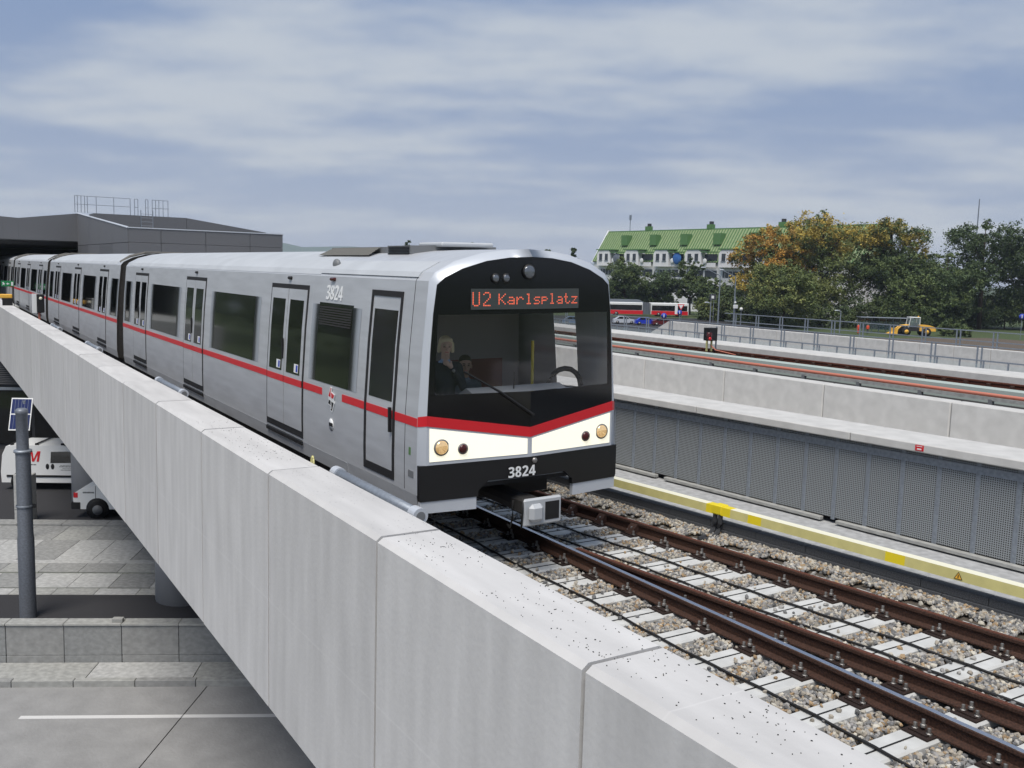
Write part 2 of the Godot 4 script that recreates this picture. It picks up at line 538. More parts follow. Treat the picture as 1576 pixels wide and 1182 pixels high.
func build_track() -> void:
	var t := thing("railway_track", "metro track with pale concrete sleepers and rusty branching rails in ballast", "track", Vector3(6.23, -0.18, -5))
	var off := -t.position
	rail_mesh(t, Vector3(6.97, 0, 6) + off, Vector3(6.97, 0, -60) + off, M.rail, M.rail_top)
	rail_mesh(t, Vector3(5.47, 0, 6) + off, Vector3(5.47, 0, -60) + off, M.rail, M.rail_top)
	rail_mesh(t, Vector3(frog_x(5), -0.002, 5) + off, Vector3(frog_x(-9.6), -0.002, -9.6) + off, M.rail, M.rail_rust)
	rail_mesh(t, Vector3(far_x(5), 0, 5) + off, Vector3(far_x(-24), 0, -24) + off, M.rail, M.rail_rust)
	var ss := S(); bev(ss, Vector3.ZERO, Vector3(5.4, 0.2, 0.29), 0.018); var sm := mesh_of(ss, M.sleeper)
	ss = S(); bev(ss, Vector3.ZERO, Vector3(3.2, 0.2, 0.29), 0.018); var sm2 := mesh_of(ss, M.sleeper)
	ss = S(); bx(ss, Vector3(0, 0, 0), Vector3(1.0, 0.006, 0.014)); var strap := mesh_of(ss, M.cable)
	# fastening: base plate, and three coach screws with collars
	ss = S(); bx(ss, Vector3(0, 0.008, 0), Vector3(0.40, 0.016, 0.24)); bx(ss, Vector3(-0.03, 0.022, 0), Vector3(0.26, 0.014, 0.17)); var plate := mesh_of(ss, M.plate)
	ss = S()
	for q in [Vector3(-0.105, 0.03, 0.07), Vector3(-0.105, 0.03, -0.06), Vector3(-0.085, 0.075, 0.0)]:
		lathe(ss, [Vector2(0.026, q.y - 0.02), Vector2(0.026, q.y), Vector2(0.016, q.y + 0.006), Vector2(0.016, q.y + 0.045), Vector2(0.0, q.y + 0.05)], 6, Transform3D(Basis.IDENTITY, Vector3(q.x, 0, q.z)))
	var screws := mesh_of(ss, M.steel)
	for i in 44:
		var z := -3.83 + 0.645 * 6 - 0.645 * i
		var wide := z > -16.0
		var s := inst(sm if wide else sm2, "sleeper", t)
		s.position = Vector3(7.55 if wide else 6.3, -0.28, z) + off
		var spots := [6.97]
		if wide: spots = [6.97, far_x(z)]
		if z > -8.7: spots.append(frog_x(z))
		for sx in spots:
			var p := inst(plate, "base_plate", s)
			p.position = Vector3(sx, -0.18, z) + off - s.position
			var w := inst(screws, "screws", s)
			w.position = p.position
			w.set_meta("kind", "stuff")
		if wide:
			for sx in [[6.30, 0.95], [0.5 * (maxf(frog_x(z), 7.2) + far_x(z)), 1.15]]:
				var k := inst(strap, "strap", s)
				k.position = Vector3(sx[0], -0.177, z) + off - s.position
				k.scale = Vector3(sx[1], 1, 1)
	# braces behind the first chairs of the branch rail
	for z in [-11.57, -10.93, -10.28]:
		ss = S()
		prism(ss, PackedVector2Array([Vector2(-0.14, -0.17), Vector2(0, -0.17), Vector2(0, -0.02), Vector2(-0.03, -0.02), Vector2(-0.08, -0.07)]), -0.07, 0.07, Transform3D(Basis.IDENTITY, Vector3(far_x(z) - 0.012, 0, z) + off))
		part(ss, "rail_brace", M.rail, t)
	# cables lying along the sleepers
	var defs := [["black cable lying on the sleepers between parapet and shiny rail", 6.29, 0.0], ["black cable lying midway between the two rusty rails", 8.30, 0.1115], ["black cable lying along the inner side of the rusty rail", 7.84, 0.1115]]
	for d in defs:
		var st := S(true)
		var pts := []
		for i in 90:
			var z := 0.5 - i * 0.2
			var sag := -0.163 + 0.005 * cos((z + 3.83) / 0.645 * TAU)
			pts.append(Vector3(d[1] + d[2] * (z + 7.0) + 0.02 * sin(z * 2.1 + d[1]), sag, z))
		tube(st, pts, 0.014, 6)
		solo(st, "track_cable", M.cable, d[0], "cable", "cables along the track")

func stone_mesh(sd: int) -> ArrayMesh:
	var r := RandomNumberGenerator.new(); r.seed = sd
	var st := S()
	var ph := (1.0 + sqrt(5.0)) / 2.0
	var v := [Vector3(-1, ph, 0), Vector3(1, ph, 0), Vector3(-1, -ph, 0), Vector3(1, -ph, 0), Vector3(0, -1, ph), Vector3(0, 1, ph), Vector3(0, -1, -ph), Vector3(0, 1, -ph), Vector3(ph, 0, -1), Vector3(ph, 0, 1), Vector3(-ph, 0, -1), Vector3(-ph, 0, 1)]
	for i in 12:
		v[i] = v[i].normalized() * r.randf_range(0.65, 1.25) * Vector3(1.15, 0.75, 0.95)
	for f in [[0, 11, 5], [0, 5, 1], [0, 1, 7], [0, 7, 10], [0, 10, 11], [1, 5, 9], [5, 11, 4], [11, 10, 2], [10, 7, 6], [7, 1, 8], [3, 9, 4], [3, 4, 2], [3, 2, 6], [3, 6, 8], [3, 8, 9], [4, 9, 5], [2, 4, 11], [6, 2, 10], [8, 6, 7], [9, 8, 1]]:
		tri(st, v[f[0]], v[f[2]], v[f[1]])
	return mesh_of(st, M.stone)

func build_ballast() -> void:
	var st := S()
	# bed with its raised shoulder next to the kerb
	for i in 30:
		var z0 := 6.0 - i; var z1 := z0 - 1
		quad(st, Vector3(3.6, -0.27, z0), Vector3(3.6, -0.27, z1), Vector3(far_x(z1), -0.25, z1), Vector3(far_x(z0), -0.25, z0))
		quad(st, Vector3(far_x(z0), -0.25, z0), Vector3(far_x(z1), -0.25, z1), Vector3(kerb_x(z1) + 0.05, -0.14, z1), Vector3(kerb_x(z0) + 0.05, -0.14, z0))
	quad(st, Vector3(3.6, -0.27, -24), Vector3(3.6, -0.27, -125), Vector3(9.0, -0.27, -125), Vector3(9.0, -0.27, -24))
	structure(st, "ballast_bed", M.bed)
	var tones := [Color(0.33, 0.30, 0.25), Color(0.38, 0.37, 0.35), Color(0.20, 0.20, 0.20), Color(0.34, 0.24, 0.14), Color(0.50, 0.47, 0.40), Color(0.12, 0.12, 0.12), Color(0.40, 0.36, 0.30), Color(0.28, 0.27, 0.26)]
	for variant in 4:
		var xs := []
		var cols := []
		var n := 27000
		for i in n:
			var z := -2.6 - 15.5 * pow(rng.randf(), 1.25)
			var x := rng.randf_range(5.9, kerb_x(z))
			var ph := fposmod(z + 3.83 + 0.3225, 0.645) - 0.3225
			var on_sleeper := absf(ph) < 0.178 and x < 10.25 and x > 4.85 and x < far_x(z) + 0.62
			if on_sleeper and rng.randf() > 0.012: continue
			if absf(x - 6.97) < 0.09 or absf(x - far_x(z)) < 0.09 or (z > -9.6 and absf(x - frog_x(z)) < 0.09): continue
			var sz := rng.randf_range(0.014, 0.031)
			var y := -0.235 + rng.randf() * 0.05
			if on_sleeper: y = -0.165
			if x > far_x(z) + 0.1: y = lerpf(-0.2, -0.11, clampf((x - far_x(z)) / 0.85, 0, 1)) + rng.randf() * 0.03
			var b := Basis(Vector3(rng.randf() - 0.5, rng.randf() - 0.5, rng.randf() - 0.5).normalized(), rng.randf() * TAU).scaled(Vector3.ONE * sz)
			xs.append(Transform3D(b, Vector3(x, y, z)))
			var c: Color = tones[rng.randi() % tones.size()]
			cols.append(c * rng.randf_range(0.8, 1.15))
		var mm := MultiMesh.new()
		mm.transform_format = MultiMesh.TRANSFORM_3D
		mm.use_colors = true
		mm.mesh = stone_mesh(variant + 3)
		mm.instance_count = xs.size()
		for i in xs.size():
			mm.set_instance_transform(i, xs[i])
			var c: Color = cols[i]; c.a = 1.0
			mm.set_instance_color(i, c)
		var o := MultiMeshInstance3D.new()
		o.multimesh = mm
		o.name = numbered("ballast_stones")
		add_child(o)
		o.set_meta("kind", "stuff")
		tag(o, "crushed stone ballast of tan, grey and white pieces between the sleepers", "ballast")

# ---------------------------------------------------------------- right hand side of the near track
func build_barrier() -> void:
	# kerb of dark blocks, two courses
	var k := thing("block_kerb", "dark grey two-course block kerb along the ballast edge", "kerb", Vector3(kerb_x(-7), -0.14, -7))
	var dir := Vector3(0.1115, 0, 1).normalized()
	var bs := Basis(Vector3.UP.cross(dir), Vector3.UP, dir)
	for course in 2:
		var ss := S(); bev(ss, Vector3.ZERO, Vector3(0.16, 0.098, 0.985 if course == 0 else 0.785), 0.006); var bm := mesh_of(ss, M.kerb_dark)
		var stp := 0.99 if course == 0 else 0.79
		for i in (26 if course == 0 else 32):
			var z := 4.0 - i * stp * dir.z
			var o := inst(bm, "block", k)
			o.transform = Transform3D(bs, Vector3(kerb_x(z) + 0.08 + 0.02 * course + rng.randf_range(-0.003, 0.003), -0.09 + course * 0.10, z) - k.position)
	var st := S()
	for i in 28:
		var z0 := 6.0 - i; var z1 := z0 - 1
		quad(st, Vector3(kerb_x(z0) + 0.17, 0.055, z0), Vector3(kerb_x(z1) + 0.17, 0.055, z1), Vector3(bar_x(z1) + 0.9, 0.055, z1), Vector3(bar_x(z0) + 0.9, 0.055, z0))
	structure(st, "walkway", M.walk)
	# power rail under its cover
	var t := thing("power_rail", "cream and yellow covered power rail running above the kerb", "power rail", Vector3(kerb_x(-7), 0, -7))
	var seg := func(z0: float, z1: float, called: String, m: Material, mt: Material):
		var a := Vector3(kerb_x(z0), 0.24, z0); var b := Vector3(kerb_x(z1), 0.24, z1)
		var ln := a.distance_to(b)
		var tr := Transform3D(bs, (a + b) / 2 - t.position)
		var s1 := S(); prism(s1, PackedVector2Array([Vector2(-0.075, -0.055), Vector2(-0.06, -0.055), Vector2(-0.055, 0.05), Vector2(0.06, 0.05), Vector2(0.065, -0.04), Vector2(0.075, -0.04), Vector2(0.075, 0.062), Vector2(-0.068, 0.062)]), -ln / 2, ln / 2, tr)
		var c := part(s1, called, m, t)
		s1 = S(); prism(s1, PackedVector2Array([Vector2(-0.066, 0.0625), Vector2(0.073, 0.0625), Vector2(0.073, 0.065), Vector2(-0.066, 0.065)]), -ln / 2, ln / 2, tr)
		part(s1, "cover_top", mt, c)
	var cuts := [5.0, -1.2, -1.45, -4.2, -4.45, -6.75, -7.0, -8.8, -9.02, -9.32, -9.75, -14.0, -20.0]
	for i in cuts.size() - 1:
		var yel: bool = i in [1, 3, 5, 7, 9]
		seg.call(cuts[i], cuts[i + 1], "cover", M.yellow if yel else M.cream, M.yellow if (yel and i == 9) else M.cream_top)
	var s2 := S()
	prism(s2, PackedVector2Array([Vector2(-0.02, -0.04), Vector2(0.02, -0.04), Vector2(0.02, 0.02), Vector2(-0.02, 0.02)]), -12.5, 12.0, Transform3D(bs, Vector3(kerb_x(-7.5), 0.21, -7.5) - t.position))
	part(s2, "conductor", M.steel, t)
	for z in [-9.55, -3.4]:
		s2 = S()
		var x := kerb_x(z)
		for e in [-0.05, 0.05]:
			var pth := [Vector3(x - 0.34, -0.15, z + e), Vector3(x - 0.16, -0.13, z + e), Vector3(x - 0.07, -0.05, z + e), Vector3(x - 0.04, 0.06, z + e), Vector3(x - 0.04, 0.20, z + e)]
			for i in pth.size(): pth[i] -= t.position
			tube(s2, pth, 0.035, 6)
		part(s2, "bracket", M.dark_wall, t)
		s2 = S(); bev(s2, Vector3(x, 0.255, z) - t.position, Vector3(0.17, 0.13, 0.16), 0.01, bs); part(s2, "clamp", M.yellow, t)
	# warning triangle on the cover
	s2 = S()
	var wz := -6.1
	var wb := Basis(dir, Vector3.UP, -bs.x)
	prism(s2, PackedVector2Array([Vector2(-0.05, -0.042), Vector2(0.05, -0.042), Vector2(0, 0.045)]), 0, 0.002, Transform3D(wb, Vector3(kerb_x(wz) - 0.078, 0.245, wz) - t.position))
	var tri_ := part(s2, "warning_triangle", M.black, t)
	s2 = S()
	prism(s2, PackedVector2Array([Vector2(-0.038, -0.036), Vector2(0.038, -0.036), Vector2(0, 0.032)]), 0.002, 0.004, Transform3D(wb, Vector3(kerb_x(wz) - 0.078, 0.245, wz) - t.position))
	part(s2, "sign_face", M.loader, tri_)
	s2 = S()
	prism(s2, PackedVector2Array([Vector2(-0.006, -0.028), Vector2(0.006, -0.028), Vector2(0.004, 0.016), Vector2(-0.004, 0.016)]), 0.004, 0.0055, Transform3D(wb, Vector3(kerb_x(wz) - 0.078, 0.245, wz) - t.position))
	part(s2, "sign_bolt", M.black, tri_)
	# perforated noise barrier
	var bdir := Vector3(0.10, 0, 1).normalized()
	var bb := Basis(Vector3.UP.cross(bdir), Vector3.UP, bdir)
	var nb := thing("noise_barrier", "grey perforated metal noise barrier with pale concrete capping slabs", "barrier", Vector3(bar_x(-7), 0.055, -7))
	var pw := 0.505
	var ps := S()
	var hx := 0.0277
	for side in [-1, 1]:
		uvquad(ps, Vector3(0.02 * side, 0.62, -pw / 2 + 0.03), Vector3(0.02 * side, 0.62, pw / 2 - 0.03), Vector3(0.02 * side, -0.56, pw / 2 - 0.03), Vector3(0.02 * side, -0.56, -pw / 2 + 0.03), (pw - 0.06) / hx, 1.18 / hx)
	var pm := mesh_of(ps, M.perforated)
	ps = S(); bev(ps, Vector3.ZERO, Vector3(0.05, 1.2, 0.062), 0.006); var pst := mesh_of(ps, M.galv)
	for i in 46:
		var z := 4.0 - i * pw * bdir.z
		var o := inst(pm, "panel", nb)
		o.transform = Transform3D(bb, Vector3(bar_x(z), 0.70, z) - nb.position)
		var q := inst(pst, "post", nb)
		var z2 := z + pw * 0.5
		q.transform = Transform3D(bb, Vector3(bar_x(z2) - 0.005, 0.71, z2) - nb.position)
	for zz in [[6.0, -3.2], [-3.35, -8.7], [-8.95, -12.0], [-12.2, -19.0]]:
		ps = S()
		var a := Vector3(bar_x(zz[0]), 0.105, zz[0]); var b := Vector3(bar_x(zz[1]), 0.105, zz[1])
		bev(ps, (a + b) / 2 - nb.position + Vector3(-0.07, 0, 0), Vector3(0.09, 0.05, a.distance_to(b)), 0.006, bb)
		part(ps, "base_rail", M.slab, nb)
	ps = S()
	bx(ps, Vector3(bar_x(-7.5) - 0.02, 1.20, -7.5) - nb.position, Vector3(0.05, 0.10, 23.5), bb)
	part(ps, "top_rail", M.galv, nb)
	# capping slabs
	ps = S(); bev(ps, Vector3.ZERO, Vector3(0.90, 0.115, 2.79), 0.012); var cm := mesh_of(ps, M.white_conc)
	for i in 9:
		var z := -11.36 + 1.4 + 2.805 * bdir.z * (5 - i)
		var o := inst(cm, "capping_slab", nb)
		o.transform = Transform3D(bb, Vector3(bar_x(z) + 0.28, 1.375, z) - nb.position)
	ps = S(); bx(ps, Vector3(bar_x(-7.5) + 0.45, 0.7, -7.5) - nb.position, Vector3(0.1, 1.24, 23.5), bb)
	part(ps, "back_wall", M.walk, nb)
	# small red notice on the slab edge
	ps = S()
	bx(ps, Vector3(bar_x(-7.5) - 0.176, 1.378, -7.5), Vector3(0.006, 0.075, 0.115), bb)
	var sg := solo(ps, "notice", M.red, "small red notice plate fixed to the capping slab edge", "sign")
	ps = S(); bx(ps, Vector3(bar_x(-7.5) - 0.1805, 1.362, -7.5), Vector3(0.002, 0.016, 0.06), bb); bx(ps, Vector3(bar_x(-7.5) - 0.1805, 1.398, -7.5), Vector3(0.002, 0.008, 0.08), bb)
	part(ps, "print", M.white, sg)
	# white wall of the second viaduct
	var w := thing("white_parapet", "white concrete parapet of long panels behind the noise barrier", "wall", Vector3(15.3, 0.5, -10))
	ps = S(); bev(ps, Vector3.ZERO, Vector3(0.34, 1.0, 2.765), 0.02); var wm := mesh_of(ps, M.white_conc)
	for i in 22:
		var o := inst(wm, "panel", w)
		o.position = Vector3(15.47, 0.955, -9.92 + 1.39 + 2.78 * (5 - i)) - w.position
	ps = S(); box(ps, 0.03, 0.3, 0, 0.9, 14, -38)
	part(ps, "joint_filler", M.dark_conc, w)
	ps = S()
	box(ps, 12.3, 15.28, 0.55, 0.62, 8, -50)
	structure(ps, "deck_surface", M.white_conc)

func build_second_track() -> void:
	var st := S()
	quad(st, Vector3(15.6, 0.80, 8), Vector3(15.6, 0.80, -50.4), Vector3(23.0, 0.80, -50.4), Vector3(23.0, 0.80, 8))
	structure(st, "ballast_bed", M.under)  # near-black bed: the shade in the gaps between the rails is put into its colour
	var t := thing("railway_track", "second metro track beyond the white parapet with orange covered power rail", "track", Vector3(21.5, 0.8, -20))
	var off := -t.position
	st = S(true); tube(st, [Vector3(20, 1.10, 6) + off, Vector3(20, 1.10, -50) + off], 0.045, 10); part(st, "power_rail_cover", M.orange_rail, t)
	st = S(); box(st, 19.93 + off.x, 20.1 + off.x, 0.98 + off.y, 1.06 + off.y, 6 + off.z, -50 + off.z); part(st, "power_rail", M.slab, t)
	for i in 30:
		st = S(); bx(st, Vector3(19.97, 0.90, 2.0 - i * 1.75) + off, Vector3(0.1, 0.22, 0.09)); part(st, "insulator", M.grey_equip, t)
	st = S(); box(st, 20.95 + off.x, 21.45 + off.x, 0.8 + off.y, 1.12 + off.y, 6 + off.z, -50 + off.z); part(st, "plinth", M.grey_green, t)
	rail_mesh(t, Vector3(22.2, 1.17, 6) + off, Vector3(22.2, 1.17, -50) + off, M.rail_rust, M.rail_rust)
	var cs := S(); bev(cs, Vector3.ZERO, Vector3(0.18, 0.13, 0.09), 0.01); var cm := mesh_of(cs, M.rail)
	for i in 70:
		var o := inst(cm, "rail_chair", t)
		o.position = Vector3(22.17, 1.06, 1.0 - i * 0.6) + off
	# edge strip
	st = S(); bev(st, Vector3(23.65, 1.0, -21), Vector3(1.3, 0.56, 58), 0.03)
	structure(st, "edge_strip", M.white_conc)
	# lineside signal box with its lamp and cable
	var s := thing("lineside_box", "dark lineside box with red lamp housing and orange cable by the second track", "signal", Vector3(21.8, 1.12, -22.9))
	st = S(); bx(st, Vector3(0.12, 0.55, 0), Vector3(0.34, 0.42, 0.28)); part(st, "case", M.black, s)
	st = S(true); tube(st, [Vector3(-0.08, 0.62, 0.16), Vector3(-0.08, 0.36, 0.16)], 0.09, 10); part(st, "lamp_housing", M.red_dark, s)
	st = S(true); ball(st, Vector3(-0.12, 0.42, 0.24), Vector3(0.06, 0.06, 0.03), 6); part(st, "lens", M.red, s)
	for x in [-0.02, 0.18]:
		st = S(); bx(st, Vector3(x, 0.17, 0), Vector3(0.05, 0.36, 0.05)); part(st, "leg", M.cream, s)
	st = S(); tube(st, [Vector3(0.38, 0, 0), Vector3(0.38, 0.8, 0)], 0.03, 6); part(st, "post", M.galv, s)
	st = S(true); tube(st, [Vector3(0.05, 0.2, 0.1), Vector3(0.1, 0.05, 0.3), Vector3(0.2, 0.0, 0.7), Vector3(0.3, -0.05, 1.0)], 0.02, 6); part(st, "cable", M.orange_rail, s)

# ---------------------------------------------------------------- train
const PROF := [Vector2(1.40, 0.72), Vector2(1.43, 0.93), Vector2(1.43, 1.30), Vector2(1.415, 1.87), Vector2(1.41, 1.93), Vector2(1.36, 2.6), Vector2(1.315, 3.03), Vector2(1.275, 3.40), Vector2(1.20, 3.50), Vector2(0.95, 3.63), Vector2(0.6, 3.725), Vector2(0.3, 3.765), Vector2(0.0, 3.78)]

func hw(y: float) -> float:
	for i in PROF.size() - 1:
		if y <= PROF[i + 1].y:
			return lerpf(PROF[i].x, PROF[i + 1].x, clampf((y - PROF[i].y) / (PROF[i + 1].y - PROF[i].y), 0, 1))
	return 0.0

# patch that lies on the car side between heights and lengths, standing proud by off
func side(st: SurfaceTool, sg: float, y0: float, y1: float, z0: float, z1: float, off: float, uv := false) -> void:
	var ys := [y0]
	for p in PROF:
		if p.y > y0 + 0.001 and p.y < y1 - 0.001: ys.append(p.y)
	ys.append(y1)
	for i in ys.size() - 1:
		var a := Vector3(sg * (hw(ys[i]) + off), ys[i], z0); var b := Vector3(sg * (hw(ys[i]) + off), ys[i], z1)
		var c := Vector3(sg * (hw(ys[i + 1]) + off), ys[i + 1], z1); var d := Vector3(sg * (hw(ys[i + 1]) + off), ys[i + 1], z0)
		if uv:
			var v0: float = (ys[i] - y0) * 14.0; var v1: float = (ys[i + 1] - y0) * 14.0
			var P := [a, b, c, a, c, d]
			var U := [Vector2(0, v0), Vector2(1, v0), Vector2(1, v1), Vector2(0, v0), Vector2(1, v1), Vector2(0, v1)]
			for k in 6:
				st.set_uv(U[k]); st.add_vertex(P[k])
			continue
		quad(st, a, b, c, d)
		var iw := Vector3(-sg * off, 0, 0)
		quad(st, a, d, d + iw, a + iw); quad(st, b, c, c + iw, b + iw)
		if i == 0: quad(st, a, b, b + iw, a + iw)
		if i == ys.size() - 2: quad(st, d, c, c + iw, d + iw)

func halftone() -> StandardMaterial3D:
	# printed dot screen beside the window panes: dots grow until they merge
	var im := Image.create(96, 32, true, Image.FORMAT_RGB8)
	im.fill(rgb(160, 166, 174))
	for y in 32:
		for x in 96:
			var cx := fposmod(x, 8.0) - 3.5; var cy := fposmod(y + (4 if int(x / 8) % 2 else 0), 8.0) - 3.5
			if Vector2(cx, cy).length() < 6.2 * x / 96.0: im.set_pixel(x, y, rgb(24, 26, 27))
	im.generate_mipmaps()
	var m := mat(Color.WHITE, 0.3)
	m.albedo_texture = ImageTexture.create_from_image(im)
	return m

func shell(st: SurfaceTool, z0: float, z1: float, holes: Array) -> void:
	# holes: [side sign, z from, z to]; between heights 1.93 and 3.03
	var zs := [z0, z1]
	for h in holes:
		zs.append(h[1]); zs.append(h[2])
	zs.sort(); zs.reverse()
	for sg in [-1.0, 1.0]:
		for i in PROF.size() - 1:
			for j in zs.size() - 1:
				var zm: float = (zs[j] + zs[j + 1]) / 2
				var skip := false
				for h in holes:
					if h[0] == sg and zm < h[1] and zm > h[2] and PROF[i].y > 1.92 and PROF[i + 1].y < 3.04: skip = true
				if skip: continue
				var a: Vector2 = PROF[i]; var b: Vector2 = PROF[i + 1]
				quad(st, Vector3(sg * a.x, a.y, zs[j]), Vector3(sg * a.x, a.y, zs[j + 1]), Vector3(sg * b.x, b.y, zs[j + 1]), Vector3(sg * b.x, b.y, zs[j]))

func door(car: Node3D, sg: float, z0: float, z1: float) -> void:
	var st := S()
	side(st, sg, 0.97, 3.25, z0, z1, 0.008)
	var d := part(st, "door", M.rubber, car)
	var zm := (z0 + z1) / 2
	for h in [[z0 - 0.05, zm + 0.012], [zm - 0.012, z1 + 0.05]]:
		st = S(); side(st, sg, 1.07, 3.18, h[0], h[1], 0.015); part(st, "leaf", M.silver, d)
		st = S(); side(st, sg, 1.90, 3.02, h[0] - 0.10, h[1] + 0.10, 0.019); part(st, "door_window", M.dark_glass, d)
		st = S(); side(st, sg, 1.73, 1.83, h[0], h[1], 0.018); part(st, "stripe", M.red, d)
		st = S(); side(st, sg, 1.93, 2.06, h[0] - 0.16, h[0] - 0.34, 0.021); part(st, "sticker", M.white, d)
		st = S(); side(st, sg, 1.945, 2.045, h[0] - 0.175, h[0] - 0.25, 0.023); part(st, "pictogram", M.blue, d)
	st = S(); bx(st, Vector3(sg * (hw(2.3) + 0.035), 2.25, zm - 0.06), Vector3(0.03, 0.32, 0.03)); part(st, "handle", M.black, d)
	st = S(); bev(st, Vector3(sg * 1.40, 0.90, zm), Vector3(0.12, 0.07, (z0 - z1) * 0.98), 0.01); part(st, "step", M.black, d)
	st = S(); bev(st, Vector3(sg * 1.285, 3.345, zm), Vector3(0.07, 0.05, 0.13), 0.015); part(st, "door_lamp", M.black, d)

func window(car: Node3D, sg: float, z0: float, z1: float, ht: Material) -> void:
	var st := S(); side(st, sg, 1.91, 3.0, z0, z1, 0.005)
	var w := part(st, "window", M.dark_glass, car)
	st = S(); side(st, sg, 1.91, 3.0, z0 + 0.32, z0 + 0.004, 0.004, true); part(st, "printed_edge", ht, w)
	st = S(); side(st, sg, 1.91, 3.0, z1 - 0.32, z1 - 0.004, 0.004, true); part(st, "printed_edge", ht, w)

func under_gear(car: Node3D, z0: float, z1: float) -> void:
	var st := S()
	box(st, -1.2, 1.2, 0.45, 0.95, z0, z1)
	part(st, "underframe", M.under, car)
	for zc in [z0 - 3.0, z1 + 3.0]:
		st = S(); box(st, -1.05, 1.05, 0.25, 0.6, zc + 1.3, zc - 1.3); var b := part(st, "bogie", M.under, car)
		for zz in [0.9, -0.9]:
			for sx in [-0.75, 0.75]:
				st = S(true); tube(st, [Vector3(sx - 0.06, 0.36, zc + zz), Vector3(sx + 0.06, 0.36, zc + zz)], 0.36, 20); part(st, "wheel", M.under, b)

func stripes(car: Node3D, segs: Array) -> void:
	for sg in [-1.0, 1.0]:
		for s in segs:
			var st := S(); side(st, sg, 1.73, 1.83, s[0], s[1], 0.004); part(st, "stripe", M.red, car)

